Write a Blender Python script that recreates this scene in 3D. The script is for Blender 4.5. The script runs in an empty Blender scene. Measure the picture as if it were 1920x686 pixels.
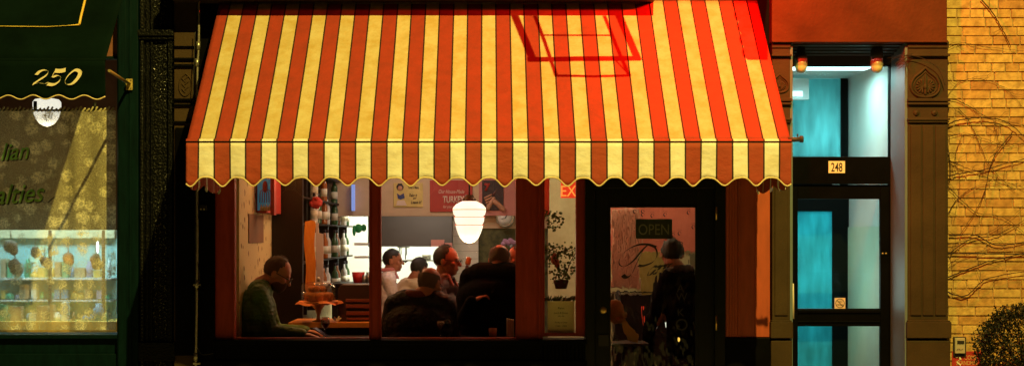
import bpy, bmesh, math, random
from mathutils import Vector, Matrix, noise
R = math.radians
random.seed(7)
scene = bpy.context.scene
COL = scene.collection
# ------------------------------------------------------------------ camera model
D, S, CX, CY, HC = 11.5, 245.0, 912.0, 440.0, 1.67
F = D*S
def X(px, y=0.0): return (px-CX)/F*(D+y)
def Z(py, y=0.0): return HC+(CY-py)/F*(D+y)
def P(px, py, y=0.0): return Vector((X(px,y), y, Z(py,y)))
cam_d = bpy.data.cameras.new('camera'); cam = bpy.data.objects.new('camera', cam_d); COL.objects.link(cam)
cam.location = (0,-D,HC); cam.rotation_euler = (R(90),0,0)
cam_d.sensor_width = 36; cam_d.lens = F/1920*36
cam_d.shift_x = (960-CX)/1920; cam_d.shift_y = (CY-343)/1920
cam_d.clip_end = 500; cam_d.clip_start = .1
scene.camera = cam
scene.view_settings.view_transform = 'Standard'; scene.view_settings.look = 'None'
scene.view_settings.gamma = 1; scene.view_settings.exposure = 0.0
# ------------------------------------------------------------------ materials
def mat(name, col, rough=.7, metal=0, bump=0, bscale=60, var=0, vscale=4, emis=None, es=0, trans=0, spec=.5, col2=None, stretch=None, alpha=None):
    m = bpy.data.materials.new(name); m.use_nodes = True
    nt = m.node_tree; b = nt.nodes['Principled BSDF']
    b.inputs['Base Color'].default_value = (*col,1); b.inputs['Roughness'].default_value = rough
    b.inputs['Metallic'].default_value = metal; b.inputs['Specular IOR Level'].default_value = spec
    tc = nt.nodes.new('ShaderNodeTexCoord'); src = tc.outputs['Object']
    if stretch:
        mp = nt.nodes.new('ShaderNodeMapping'); mp.inputs['Scale'].default_value = stretch
        nt.links.new(src, mp.inputs['Vector']); src = mp.outputs['Vector']
    if var or col2:
        n = nt.nodes.new('ShaderNodeTexNoise'); n.inputs['Scale'].default_value = vscale; n.inputs['Detail'].default_value = 8
        n.inputs['Roughness'].default_value = .65
        nt.links.new(src, n.inputs['Vector'])
        r = nt.nodes.new('ShaderNodeValToRGB'); r.color_ramp.elements[0].position = .32; r.color_ramp.elements[1].position = .68
        c2 = col2 if col2 else tuple(min(1,c*(1+var)) for c in col)
        c1 = col if col2 else tuple(c*(1-var) for c in col)
        r.color_ramp.elements[0].color = (*c1,1); r.color_ramp.elements[1].color = (*c2,1)
        nt.links.new(n.outputs['Fac'], r.inputs['Fac']); nt.links.new(r.outputs['Color'], b.inputs['Base Color'])
    if bump:
        n2 = nt.nodes.new('ShaderNodeTexNoise'); n2.inputs['Scale'].default_value = bscale; n2.inputs['Detail'].default_value = 5
        nt.links.new(src, n2.inputs['Vector'])
        bp = nt.nodes.new('ShaderNodeBump'); bp.inputs['Strength'].default_value = bump; bp.inputs['Distance'].default_value = .01
        nt.links.new(n2.outputs['Fac'], bp.inputs['Height']); nt.links.new(bp.outputs['Normal'], b.inputs['Normal'])
    if emis:
        b.inputs['Emission Color'].default_value = (*emis,1); b.inputs['Emission Strength'].default_value = es
    if trans: b.inputs['Transmission Weight'].default_value = trans
    if alpha is not None: b.inputs['Alpha'].default_value = alpha
    return m
def glassmat(name, tint=(1,1,1), gl=.06, rough=0.0):
    m = bpy.data.materials.new(name); m.use_nodes = True; nt = m.node_tree; nt.nodes.clear()
    o = nt.nodes.new('ShaderNodeOutputMaterial'); mx = nt.nodes.new('ShaderNodeMixShader')
    t = nt.nodes.new('ShaderNodeBsdfTransparent'); t.inputs[0].default_value = (*tint,1)
    g = nt.nodes.new('ShaderNodeBsdfGlossy'); g.inputs['Roughness'].default_value = rough
    mx.inputs[0].default_value = gl
    nt.links.new(t.outputs[0], mx.inputs[1]); nt.links.new(g.outputs[0], mx.inputs[2]); nt.links.new(mx.outputs[0], o.inputs[0])
    return m
M = {}
M['brownpaint'] = mat('brown_paint', (.050,.030,.012), .65, spec=.2, bump=.25, bscale=90, var=.22, vscale=3)
M['stucco'] = mat('lintel_paint', (.098,.026,.009), .8, spec=.15, bump=.5, bscale=45, var=.28, vscale=2.2)
M['redpaint'] = mat('oxblood_paint', (.32,.040,.022), .5, spec=.2, bump=.12, bscale=50, var=.18, vscale=5, stretch=(6,6,1))
M['orangepaint'] = mat('red_pier_paint', (.40,.075,.025), .5, bump=.15, bscale=70, var=.15, vscale=4, stretch=(5,5,1))
M['blackpaint'] = mat('black_paint', (.002,.002,.002), .5, spec=.05, bump=.1, bscale=60, var=.4, vscale=6)
M['blackwood'] = mat('black_door_paint', (.007,.009,.007), .38, spec=.2, bump=.12, bscale=50, var=.3, vscale=7, stretch=(5,5,1))
M['greenpaint'] = mat('green_paint', (.0015,.012,.012), .5, spec=.08, bump=.2, bscale=60, var=.35, vscale=5, stretch=(5,5,1))
M['iron'] = mat('cast_iron', (.0025,.003,.002), .32, spec=.14, bump=.8, bscale=75, var=.4, vscale=12)
M['darkgreen'] = mat('green_canvas', (.0025,.0085,.006), .95, spec=.03, bump=.2, bscale=180, var=.3, vscale=3)
M['gold'] = mat('gold_trim', (.75,.55,.10), .5)
M['cream'] = mat('cream_print', (.85,.76,.52), .6)
M['black'] = mat('black_matte', (.012,.012,.012), .6)
M['steel'] = mat('galvanised_steel', (.42,.40,.34), .38, metal=.8, var=.25, vscale=30)
M['brass'] = mat('brass', (.65,.45,.16), .3, metal=.9)
M['pane'] = glassmat('window_glass', (.97,.98,.96), .022)
M['pane_jar'] = mat('jar_glass', (.55,.62,.36), .12, alpha=.42)
M['ceil'] = mat('cream_ceiling', (.45,.36,.26), .8)
M['white'] = mat('white_enamel', (.8,.8,.78), .4)
M['floor'] = mat('wood_floor', (.10,.045,.02), .5, var=.3, vscale=8)
M['darkwood'] = mat('dark_wood', (.014,.006,.004), .4, spec=.3, var=.4, vscale=14, stretch=(8,8,1))
M['bark'] = mat('vine_bark', (.032,.016,.009), .9)
M['rust'] = mat('rusty_iron', (.05,.03,.02), .6)

def canvas(name, col, dirt, amt):
    m = mat(name, col, .82, bump=.25, bscale=260)
    nt = m.node_tree; b = nt.nodes['Principled BSDF']; tc = [n for n in nt.nodes if n.type=='TEX_COORD'][0]
    a = nt.nodes.new('ShaderNodeTexNoise'); a.inputs['Scale'].default_value = 5.5; a.inputs['Detail'].default_value = 9; a.inputs['Roughness'].default_value=.72
    mp = nt.nodes.new('ShaderNodeMapping'); mp.inputs['Scale'].default_value = (1.2,.6,1.9); nt.links.new(tc.outputs['Object'], mp.inputs[0]); nt.links.new(mp.outputs[0], a.inputs['Vector'])
    r = nt.nodes.new('ShaderNodeValToRGB'); r.color_ramp.elements[0].position=.38; r.color_ramp.elements[1].position=.66
    r.color_ramp.elements[0].color=(0,0,0,1); r.color_ramp.elements[1].color=(amt,amt,amt,1)
    nt.links.new(a.outputs['Fac'], r.inputs[0])
    mx = nt.nodes.new('ShaderNodeMix'); mx.data_type='RGBA'
    mx.inputs['A'].default_value=(*col,1); mx.inputs['B'].default_value=(*dirt,1)
    nt.links.new(r.outputs[0], mx.inputs['Factor']); nt.links.new(mx.outputs['Result'], b.inputs['Base Color'])
    # large soft folds added to weave
    n3 = nt.nodes.new('ShaderNodeTexNoise'); n3.inputs['Scale'].default_value=9; n3.inputs['Detail'].default_value=3; nt.links.new(mp.outputs[0], n3.inputs['Vector'])
    b2 = nt.nodes.new('ShaderNodeBump'); b2.inputs['Strength'].default_value=.5; b2.inputs['Distance'].default_value=.02
    bp = [n for n in nt.nodes if n.type=='BUMP' and n!=b2][0]
    nt.links.new(n3.outputs['Fac'], b2.inputs['Height']); nt.links.new(b2.outputs['Normal'], bp.inputs['Normal'])
    return m
M['c_cream'] = canvas('cream_stripe_canvas', (.585,.53,.29), (.46,.33,.08), .85)  # slope base darker than the valance to offset the lamp's angle; mottling is stains
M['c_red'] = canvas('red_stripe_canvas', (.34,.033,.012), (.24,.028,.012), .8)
M['c_cream_v'] = canvas('cream_valance_canvas', (.84,.84,.78), (.62,.50,.26), .5)  # same cream set paler, making up for weaker lamp light on the valance
M['c_red_v'] = canvas('red_valance_canvas', (.36,.050,.020), (.30,.05,.02), .7)
M['seam'] = mat('dark_stripe_edge', (.030,.010,.006), .8)
M['piping'] = mat('cream_piping', (.75,.62,.34), .6)
def frosted(name,col):
    m=bpy.data.materials.new(name); m.use_nodes=True; nt=m.node_tree; nt.nodes.clear(); N=nt.nodes.new; L=nt.links.new
    o=N('ShaderNodeOutputMaterial'); mx=N('ShaderNodeMixShader'); t=N('ShaderNodeBsdfTranslucent'); t.inputs[0].default_value=(*col,1)
    d=N('ShaderNodeBsdfDiffuse'); d.inputs[0].default_value=(*[c*.35 for c in col],1); mx.inputs[0].default_value=.3
    tc=N('ShaderNodeTexCoord'); mp=N('ShaderNodeMapping'); mp.inputs['Scale'].default_value=(5,1,1.1); nz=N('ShaderNodeTexNoise'); nz.inputs['Scale'].default_value=3; nz.inputs['Detail'].default_value=7; r=N('ShaderNodeValToRGB')
    r.color_ramp.elements[0].position=.3; r.color_ramp.elements[0].color=(*[c*.72 for c in col],1); r.color_ramp.elements[1].position=.7; r.color_ramp.elements[1].color=(*[min(1,c*1.08+.06) for c in col],1)
    L(tc.outputs['Object'],mp.inputs[0]); L(mp.outputs[0],nz.inputs['Vector']); L(nz.outputs['Fac'],r.inputs[0]); L(r.outputs[0],t.inputs[0])
    L(t.outputs[0],mx.inputs[1]); L(d.outputs[0],mx.inputs[2]); L(mx.outputs[0],o.inputs[0]); return m
# ------------------------------------------------------------------ object helpers
def link(o): COL.objects.link(o); return o
def tag(o, label, cat, group=None, kind=None):
    if label: o['label'] = label
    if cat: o['category'] = cat
    if group: o['group'] = group
    if kind: o['kind'] = kind
    return o
def thing(name, label, cat, loc=(0,0,0), group=None):
    o = bpy.data.objects.new(name, None); o.empty_display_size = .05; o.location = loc; link(o)
    tag(o, label, cat, group); return o
def world_loc(o):
    v = Vector(o.location)
    return v if not o.parent else v  # parts keep identity world matrices
def adopt(o, parent):
    if parent is None: return
    o.parent = parent
    root = parent
    while root.parent: root = root.parent
    o.matrix_parent_inverse = Matrix.Translation(root.location).inverted() if parent is root else Matrix.Identity(4)
class MB:
    def __init__(s): s.bm = bmesh.new()
    def box(s, x0,x1,y0,y1,z0,z1, mi=0):
        vs=[s.bm.verts.new(p) for p in ((x0,y0,z0),(x1,y0,z0),(x1,y1,z0),(x0,y1,z0),(x0,y0,z1),(x1,y0,z1),(x1,y1,z1),(x0,y1,z1))]
        for f in ((0,1,5,4),(1,2,6,5),(2,3,7,6),(3,0,4,7),(4,5,6,7),(3,2,1,0)):
            fc = s.bm.faces.new([vs[i] for i in f]); fc.material_index = mi
        return s
    def pbox(s, px0,px1,py0,py1,y0,y1, mi=0):      # pixel extents measured on the front face
        return s.box(X(px0,y0),X(px1,y0),y0,y1,Z(py1,y0),Z(py0,y0), mi)
    def tube(s, pts, r, n=8, closed=False):
        pts=[Vector(p) for p in pts]; rr = r if hasattr(r,'__len__') else [r]*len(pts); rings=[]; L=len(pts)
        prev=None
        for i,p in enumerate(pts):
            if closed: t=(pts[(i+1)%L]-pts[i-1])
            else: t=(pts[min(i+1,L-1)]-pts[max(i-1,0)])
            t.normalize()
            a = prev - t*prev.dot(t) if prev is not None else (Vector((0,0,1)).cross(t) if abs(t.z)<.9 else Vector((1,0,0)).cross(t))
            if a.length<1e-6: a=Vector((1,0,0)).cross(t)
            a.normalize(); prev=a; b=t.cross(a)
            rings.append([s.bm.verts.new(p+(a*math.cos(2*math.pi*k/n)+b*math.sin(2*math.pi*k/n))*rr[i]) for k in range(n)])
        for i in range(L if closed else L-1):
            A,Bq=rings[i],rings[(i+1)%L]
            for k in range(n):
                f=s.bm.faces.new((A[k],A[(k+1)%n],Bq[(k+1)%n],Bq[k])); f.smooth=True
        if not closed:
            s.bm.faces.new(rings[0][::-1]); s.bm.faces.new(rings[-1])
        return s
    def lathe(s, prof, c, n=24, axis='z', mi=0):    # prof [(r,h)]
        c=Vector(c); rings=[]
        for r,h in prof:
            ring=[]
            for k in range(n):
                a=2*math.pi*k/n
                if axis=='z': v=Vector((r*math.cos(a),r*math.sin(a),h))
                elif axis=='y': v=Vector((r*math.cos(a),h,-r*math.sin(a)))
                else: v=Vector((h,r*math.cos(a),r*math.sin(a)))
                ring.append(s.bm.verts.new(c+v))
            rings.append(ring)
        for i in range(len(rings)-1):
            for k in range(n):
                f=s.bm.faces.new((rings[i][k],rings[i][(k+1)%n],rings[i+1][(k+1)%n],rings[i+1][k])); f.smooth=True; f.material_index=mi
        if prof[0][0]>1e-4: s.bm.faces.new(rings[0][::-1]).material_index=mi
        if prof[-1][0]>1e-4: s.bm.faces.new(rings[-1]).material_index=mi
        return s
    def ell(s, c, r, rot=None, n=12):
        m = Matrix.Translation(Vector(c)) @ (rot.to_4x4() if rot else Matrix.Identity(4)) @ Matrix.Diagonal((*r,1))
        g = bmesh.ops.create_uvsphere(s.bm, u_segments=n*2, v_segments=n, radius=1, matrix=m)
        for v in g['verts']:
            for f in v.link_faces: f.smooth=True
        return s
    def cap(s, p0, p1, r0, r1, n=14):
        p0=Vector(p0); p1=Vector(p1); t=(p1-p0); L=t.length
        if L<1e-5: return s
        t/=L; pts=[]; rr=[]
        for a in (80,60,35): pts.append(p0-t*r0*math.sin(R(a))); rr.append(r0*math.cos(R(a)))
        for q in (0,.25,.5,.75,1): pts.append(p0+t*L*q); rr.append(r0+(r1-r0)*q)
        for a in (35,60,80): pts.append(p1+t*r1*math.sin(R(a))); rr.append(r1*math.cos(R(a)))
        return s.tube(pts, rr, n)
    def poly(s, pts, mi=0):
        f=s.bm.faces.new([s.bm.verts.new(p) for p in pts]); f.material_index=mi; return s
    def prism(s, pts, d):                            # pts 3-D outline, extruded by vector d
        d=Vector(d); a=[s.bm.verts.new(p) for p in pts]; b=[s.bm.verts.new(Vector(p)+d) for p in pts]; n=len(pts)
        s.bm.faces.new(a); s.bm.faces.new(b[::-1])
        for i in range(n): s.bm.faces.new((a[i],b[i],b[(i+1)%n],a[(i+1)%n]))
        return s
    def build(s, name, mats, parent=None, bevel=0, label=None, fix=True):
        if fix: bmesh.ops.recalc_face_normals(s.bm, faces=s.bm.faces)
        me=bpy.data.meshes.new(name); s.bm.to_mesh(me); s.bm.free()
        if not isinstance(mats,(list,tuple)): mats=[mats]
        for m in mats: me.materials.append(M[m] if isinstance(m,str) else m)
        o=bpy.data.objects.new(name, me); link(o); adopt(o, parent)
        if bevel:
            md=o.modifiers.new('bevel','BEVEL'); md.width=bevel; md.segments=2; md.limit_method='ANGLE'
        if label: o['label']=label
        return o
def copy_thing(root, loc, label, group=None):
    def rec(o, par):
        c=o.copy(); link(c)
        if par is not None: c.parent=par; c.matrix_parent_inverse=o.matrix_parent_inverse.copy()
        for ch in list(o.children):
            rec(ch, c)
        return c
    c=rec(root, None); c.location=loc
    if label: c['label']=label
    if group: c['group']=group
    return c
def text(body, name, matn, px, py, hpx, y, parent, align='CENTER', shear=0, wfac=1.0, ext=.001, off=0, rot=None, rotz=0):
    cu=bpy.data.curves.new('t','FONT'); cu.body=body; cu.align_x=align; cu.size=1; cu.shear=shear; cu.extrude=.0; cu.offset=off
    cu.resolution_u=4
    o=bpy.data.objects.new('t',cu); link(o); bpy.context.view_layer.update()
    me=bpy.data.meshes.new_from_object(o.evaluated_get(bpy.context.evaluated_depsgraph_get())); bpy.data.objects.remove(o)
    ys=[v.co.y for v in me.vertices]; h=max(ys)-min(ys); y0=min(ys)
    hm=hpx/F*(D+y); k=hm/h; cz=Z(py,y); cx=X(px,y)
    for v in me.vertices:
        xx,zz=v.co.x*k*wfac,(v.co.y-y0)*k-hm/2
        a=R(rotz)
        v.co=(cx+xx*math.cos(a)-zz*math.sin(a), y, cz+xx*math.sin(a)+zz*math.cos(a))
    bm=bmesh.new(); bm.from_mesh(me); 
    g=bmesh.ops.extrude_face_region(bm, geom=bm.faces[:]); bmesh.ops.translate(bm, vec=(0,-ext,0), verts=[e for e in g['geom'] if isinstance(e,bmesh.types.BMVert)])
    bmesh.ops.recalc_face_normals(bm, faces=bm.faces); 
    if rot:
        bmesh.ops.transform(bm, matrix=rot, verts=bm.verts)
    bm.to_mesh(me); bm.free()
    me.materials.clear(); me.materials.append(M[matn] if isinstance(matn,str) else matn)
    o=bpy.data.objects.new(name, me); link(o); adopt(o,parent); return o
def crom(pts, n=8):
    out=[]; L=len(pts)
    for i in range(L-1):
        p0,p1,p2,p3=pts[max(i-1,0)],pts[i],pts[i+1],pts[min(i+2,L-1)]
        for k in range(n):
            t=k/n
            out.append(tuple(.5*((2*p1[j])+(-p0[j]+p2[j])*t+(2*p0[j]-5*p1[j]+4*p2[j]-p3[j])*t*t+(-p0[j]+3*p1[j]-3*p2[j]+p3[j])*t**3) for j in range(len(p1))))
    out.append(tuple(pts[-1])); return out
PEN=[0]
def pen(mb, pts, y, nib, ang=30, n=6, mt=.2):               # broad-nib stroke, px coords on plane y
    q=crom(pts,n); ax,ay=math.cos(R(ang))*nib/2,-math.sin(R(ang))*nib/2
    for i in range(len(q)-1):
        PEN[0]+=1; yy=y-(PEN[0]%400)*.000012
        (x0,z0),(x1,z1)=q[i],q[i+1]
        # small overlap plus minimum thickness
        dx,dz=x1-x0,z1-z0; l=math.hypot(dx,dz) or 1; tx,tz=-dz/l*nib*mt,dx/l*nib*mt
        a=[(x0-ax-tx,z0-ay-tz),(x0+ax+tx,z0+ay+tz),(x1+ax+tx,z1+ay+tz),(x1-ax-tx,z1-ay-tz)]
        # orientation-safe
        if abs((ax*dz-ay*dx))<1e-6: a=[(x0-tx,z0-tz),(x0+tx,z0+tz),(x1+tx,z1+tz),(x1-tx,z1-tz)]
        mb.poly([P(px,py,yy) for px,py in a])
GL={'a':([[(.78,.85),(.45,1.0),(.08,.55),(.14,.06),(.42,.06),(.76,.55)],[(.82,1),(.72,.3),(.80,.0),(1.05,.25)]],1.0),
'l':([[(.18,2.0),(.1,.3),(.22,0),(.5,.25)]],.45),'i':([[(-.05,.75),(.14,1),(.1,.3),(.22,0),(.5,.25)],[(.16,1.42),(.2,1.36)]],.45),
't':([[(.2,1.55),(.1,.3),(.22,0),(.5,.25)],[(-.12,1),(.42,1.02)]],.45),
'n':([[(-.05,.75),(.14,1),(.1,0)],[(.12,.5),(.4,.97),(.62,.9),(.6,.25),(.72,0),(1.0,.25)]],.95),
'e':([[(.1,.48),(.45,.58),(.56,.85),(.38,1),(.12,.7),(.1,.25),(.35,0),(.72,.3)]],.65),
's':([[(.52,.82),(.36,1),(.16,.8),(.42,.45),(.44,.15),(.2,0),(0,.14)]],.6),
'r':([[(-.05,.75),(.14,1),(.1,0)],[(.12,.5),(.38,.97),(.58,.92)]],.62),
'm':([[(-.05,.75),(.14,1),(.1,0)],[(.12,.5),(.36,.97),(.52,.9),(.5,0)],[(.52,.5),(.76,.97),(.94,.9),(.92,.25),(1.04,0),(1.35,.3)]],1.3)}
def write(mb, s, px, py, xh, y, nib, slant=.38, rise=0, wf=.9):
    x=px
    for ch in s:
        st,adv=GL[ch]
        for p in st:
            pen(mb,[(x+(a*wf+b*slant)*xh, py-b*xh-rise*(x+a*xh-px)) for a,b in p], y, nib)
        x+=adv*wf*xh
# ------------------------------------------------------------------ ground
g=MB(); g.box(-60,60,-60,40,-.30,-.15); go=g.build('road', mat('asphalt',(.05,.05,.05),.8,bump=.5,bscale=80,var=.3,vscale=5)); go['kind']='structure'
g=MB(); g.box(-60,60,-4.0,-.06,-.14,0); go=g.build('sidewalk', mat('concrete',(.28,.26,.22),.8,bump=.3,bscale=40,var=.25,vscale=3)); go['kind']='structure'

# ================================================================== RESTAURANT BUILDING
rb=thing('restaurant_building','restaurant front with dark red window frames and black door under the striped awning','restaurant',(X(900),0,0))
ZT=4.9
w=MB(); w.box(X(371),X(1443),.02,.30,2.30,ZT); w.build('wall','blackpaint',rb)
# base / bulkhead under the window
w=MB(); w.box(X(371),X(1018),.0,.24,0,Z(641)); w.box(X(371),X(1100),-.03,.12,0,Z(675))
for i in range(34):
    xx=X(1019)+i*.0102
w.build('bulkhead','blackpaint',rb,bevel=.004)
w=MB()
for i in range(11):
    a=X(1019)+i*.030; w.box(a,a+.027,-.01,.2,0.3,Z(641))
w.build('beadboard','blackpaint',rb,bevel=.003)
w=MB(); w.box(X(400),X(1100),-.045,.26,Z(645)+.003,Z(636)); w.build('window_sill','blackpaint',rb,bevel=.005)
# window frame members
def win(name, x0,x1,y0p,y1p, fr, matn, y0=0.02, y1=.10, parent=rb, pane='pane', label=None, head=None):
    m=MB(); l,r_,t,b=fr
    X0,X1,Z1,Z0=X(x0,y0),X(x1,y0),(head if head else Z(y0p,y0)),Z(y1p,y0)
    k=1/S
    m.box(X0,X0+l*k,y0,y1,Z0,Z1); m.box(X1-r_*k,X1,y0,y1,Z0,Z1)
    m.box(X0+l*k,X1-r_*k,y0+.004,y1-.004,Z1-t*k,Z1); m.box(X0+l*k,X1-r_*k,y0+.004,y1-.004,Z0,Z0+b*k)
    f=m.build(name,matn,parent,bevel=.003,label=label)
    p=MB(); p.box(X0+l*k-.004,X1-r_*k+.004,y0+.035,y0+.041,Z0+b*k-.004,Z1-t*k+.004); p.build('pane',pane,f)
    return f
win('window',403,703,0,636,(37,11,6,3),'redpaint',head=2.30)
win('window',703.2,1018,0,636,(11,51,6,3),'redpaint',head=2.30)
win('window',1018.2,1097,0,630,(3,17,6,6),'redpaint',head=2.30,y0=.03)
for a_,b_ in ((697,709),(1009.5,1013),(436.5,440)):
    m=MB(); m.pbox(a_,b_,330,636,.003,.019); m.build('frame_moulding','redpaint',rb,bevel=.003)
# door frame + door
m=MB(); m.box(X(1097),X(1115),-.02,.14,0,2.3); m.box(X(1340),X(1360),-.02,.14,0,2.3); m.box(X(1115),X(1340),-.016,.14,Z(353),2.3)
m.build('door_frame','blackwood',rb,bevel=.004)
dr=MB(); y0=.03
dr.pbox(1115.5,1143,353,900,y0,y0+.05); dr.pbox(1305,1339.5,353,900,y0,y0+.05); dr.box(X(1143,y0),X(1305,y0),y0+.001,y0+.049,Z(388,y0),Z(353,y0)); dr.box(X(1143,y0),X(1305,y0),y0+.001,y0+.049,.05,.35)
dr.box(X(1141,y0),X(1145,y0),y0-.008,y0,.35,Z(386,y0)); dr.box(X(1303,y0),X(1307,y0),y0-.008,y0,.35,Z(386,y0)); dr.box(X(1141,y0),X(1307,y0),y0-.008,y0,Z(389,y0),Z(386,y0))
door=dr.build('door','blackwood',rb,bevel=.003)
wavy=glassmat('old_door_glass',(.95,.95,.92),.07)
nt=wavy.node_tree; tb=[n for n in nt.nodes if n.type=='BSDF_TRANSPARENT'][0]; mxn=[n for n in nt.nodes if n.type=='MIX_SHADER'][0]
rf=nt.nodes.new('ShaderNodeBsdfRefraction'); rf.inputs['IOR'].default_value=1.12; rf.inputs['Color'].default_value=(.80,.80,.72,1)
tc=nt.nodes.new('ShaderNodeTexCoord'); mp=nt.nodes.new('ShaderNodeMapping'); mp.inputs['Scale'].default_value=(9,1,2.6); nz=nt.nodes.new('ShaderNodeTexNoise'); nz.inputs['Scale'].default_value=1.6; nz.inputs['Detail'].default_value=2
bp=nt.nodes.new('ShaderNodeBump'); bp.inputs['Distance'].default_value=.014; bp.inputs['Strength'].default_value=1
L_=nt.links.new; L_(tc.outputs['Object'],mp.inputs[0]); L_(mp.outputs[0],nz.inputs['Vector']); L_(nz.outputs['Fac'],bp.inputs['Height']); L_(bp.outputs['Normal'],rf.inputs['Normal'])
gln=[n for n in nt.nodes if n.type=='BSDF_GLOSSY'][0]; L_(bp.outputs['Normal'],gln.inputs['Normal']); L_(rf.outputs[0],mxn.inputs[1])
p=MB(); p.poly([(X(1142,y0),y0+.023,.34),(X(1306,y0),y0+.023,.34),(X(1306,y0),y0+.023,Z(387,y0)),(X(1142,y0),y0+.023,Z(387,y0))]); p.build('pane',wavy,door)
p=MB(); p.lathe([(0,-.012),(.012,-.012),(.02,-.010),(.026,-.004),(.028,0)],P(1131,581,y0-.001),24,'y'); p.build('deadbolt','brass',door)
p=MB(); p.box(X(1122,y0),X(1141,y0),y0-.012,y0,Z(648,y0),Z(627,y0)); p.build('lock','black',door)
for (a,b) in ((388,412),(590,618)):
    p=MB(); p.tube([P(1342,a,.0)+Vector((0,-.028,0)),P(1342,b,0)+Vector((0,-.028,0))],.007,8); p.build('hinge','brass',door)
# right pier
m=MB(); m.box(X(1360),X(1443),-.02,.30,Z(631),2.31); m.build('pier','orangepaint',rb,bevel=.004,label='orange red painted pier right of the door')
m=MB()
for i in range(4): m.box(X(1361.5+i*5.2),X(1365.8+i*5.2),-.026,-.02,Z(629),2.25)
m.box(X(1383),X(1386),-.032,-.02,Z(629),2.25); m.box(X(1415),X(1418),-.032,-.02,Z(629),2.25)
m.build('pier_beading','orangepaint',rb,bevel=.002)
m=MB(); m.box(X(1360),X(1445),-.04,.30,0,Z(632)); m.build('pier_base','blackpaint',rb,bevel=.004)
# left dark strip
m=MB(); m.box(X(371),X(403),-.015,.3,0,2.3); m.build('pier','blackpaint',rb,bevel=.003,label='black painted strip left of the window')
# ---- interior room
XL=X(436); XRr=X(1440)
M['rosewall']=mat('rose_wall',(.50,.15,.11),.8,var=.1)
M['soffit']=mat('cream_soffit_paint',(.62,.44,.28),.7,var=.06)
M['tile']=mat('white_tile',(.78,.78,.72),.3)
M['kitchen']=mat('kitchen_white',(.82,.84,.80),.5)
M['greenwall']=mat('green_wallpaper',(.16,.15,.06),.8,col2=(.05,.06,.025),vscale=14)
def wallpaper():
    m=mat('floral_wallpaper',(.62,.50,.24),.8)
    nt=m.node_tree; b=nt.nodes['Principled BSDF']; tc=[n for n in nt.nodes if n.type=='TEX_COORD'][0]
    v=nt.nodes.new('ShaderNodeTexVoronoi'); v.inputs['Scale'].default_value=9; 
    no=nt.nodes.new('ShaderNodeTexNoise'); no.inputs['Scale'].default_value=26; no.inputs['Detail'].default_value=3
    nt.links.new(tc.outputs['Object'],v.inputs['Vector']); nt.links.new(tc.outputs['Object'],no.inputs['Vector'])
    a=nt.nodes.new('ShaderNodeMath'); a.operation='MULTIPLY_ADD'; a.inputs[1].default_value=.55; nt.links.new(no.outputs['Fac'],a.inputs[0]); nt.links.new(v.outputs['Distance'],a.inputs[2])
    r=nt.nodes.new('ShaderNodeValToRGB'); e=r.color_ramp.elements; e[0].position=.42; e[0].color=(.18,.06,.03,1); e[1].position=.52; e[1].color=(.62,.50,.24,1)
    e2=r.color_ramp.elements.new(.47); e2.color=(.28,.24,.08,1)
    nt.links.new(a.outputs[0],r.inputs[0]); nt.links.new(r.outputs[0],b.inputs['Base Color']); return m
M['wallpaper']=wallpaper()
m=MB(); m.box(XL-.1,XL,.31,8.5,0,3.1); m.build('interior_wall','wallpaper',rb,label='wallpapered left side wall with small flowers')
m=MB(); m.box(XRr,XRr+.1,.31,8.5,0,3.1); m.build('interior_wall','rosewall',rb,label='rose painted right side wall')
m=MB(); m.box(XL-.1,XRr+.1,8.5,8.6,0,3.1); m.build('interior_wall','kitchen',rb,label='white kitchen back wall')
m=MB(); m.box(XL-.1,XRr+.1,.13,8.6,-.12,-.005); m.build('floor','floor',rb)
m=MB(); m.box(XL-.1,XRr+.1,.31,8.6,3.1,3.2); m.build('ceiling','ceil',rb)
YS=5.5
# soffit over the kitchen pass
m=MB(); m.box(XL,X(1028,YS),YS,YS+.3,Z(405,YS),3.1); m.build('kitchen_soffit','soffit',rb)
m=MB(); m.box(X(898,YS),X(1028,YS)-.004,YS-.012,YS-.002,Z(404,YS),2.7); m.build('soffit_tint',mat('pink_reflection_tint',(.58,.22,.19),.7),rb,label='pink tint of a reflection, built as a sheet on the soffit')  # pink sheet holds the colour of a reflection in the window
m=MB(); m.pbox(848,897,405,860,YS+.05,YS+.3); 
m.build('tiled_column','tile',rb)
m=MB()
for i in range(12): m.box(X(848,YS+.05),X(897,YS+.05),YS+.046,YS+.0495,Z(415+i*14,YS+.05),Z(414.2+i*14,YS+.05))
m.build('tile_joint',mat('tile_grout',(.5,.48,.42),.8),rb)
m=MB(); m.pbox(895,1028,428,860,YS+.1,YS+.3); m.build('interior_wall','greenwall',rb,label='dark green patterned wall beside the kitchen')
m=MB(); m.pbox(895,1028,405,428,YS+.08,YS+.3); m.build('wall_band','soffit',rb)
m=MB(); m.pbox(1028,1330,250,860,3.6,3.7); m.build('interior_wall',mat('pale_partition',(.55,.56,.36),.8,col2=(.42,.40,.24),vscale=5),rb,label='pale green partition behind the narrow window')
m=MB(); m.pbox(1130,1330,250,470,3.55,3.598); m.build('door_tint_panel',mat('pink_reflection_panel',(.62,.20,.15),.7,var=.12),rb)  # pink sheet standing in for reflections at the top of the door glass
# stainless hood
m=MB(); m.prism([P(690,405,YS-.25),P(848,405,YS-.25),P(848,462,YS-.4),P(690,462,YS-.4)],(0,.7,0))
hood=m.build('extractor_hood',mat('brushed_steel',(.055,.050,.040),.38,metal=.6,bump=.15,bscale=8,stretch=(40,1,1)),None,bevel=.004); tag(hood,'stainless steel extractor hood hanging over the kitchen pass','extractor hood')
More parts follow.
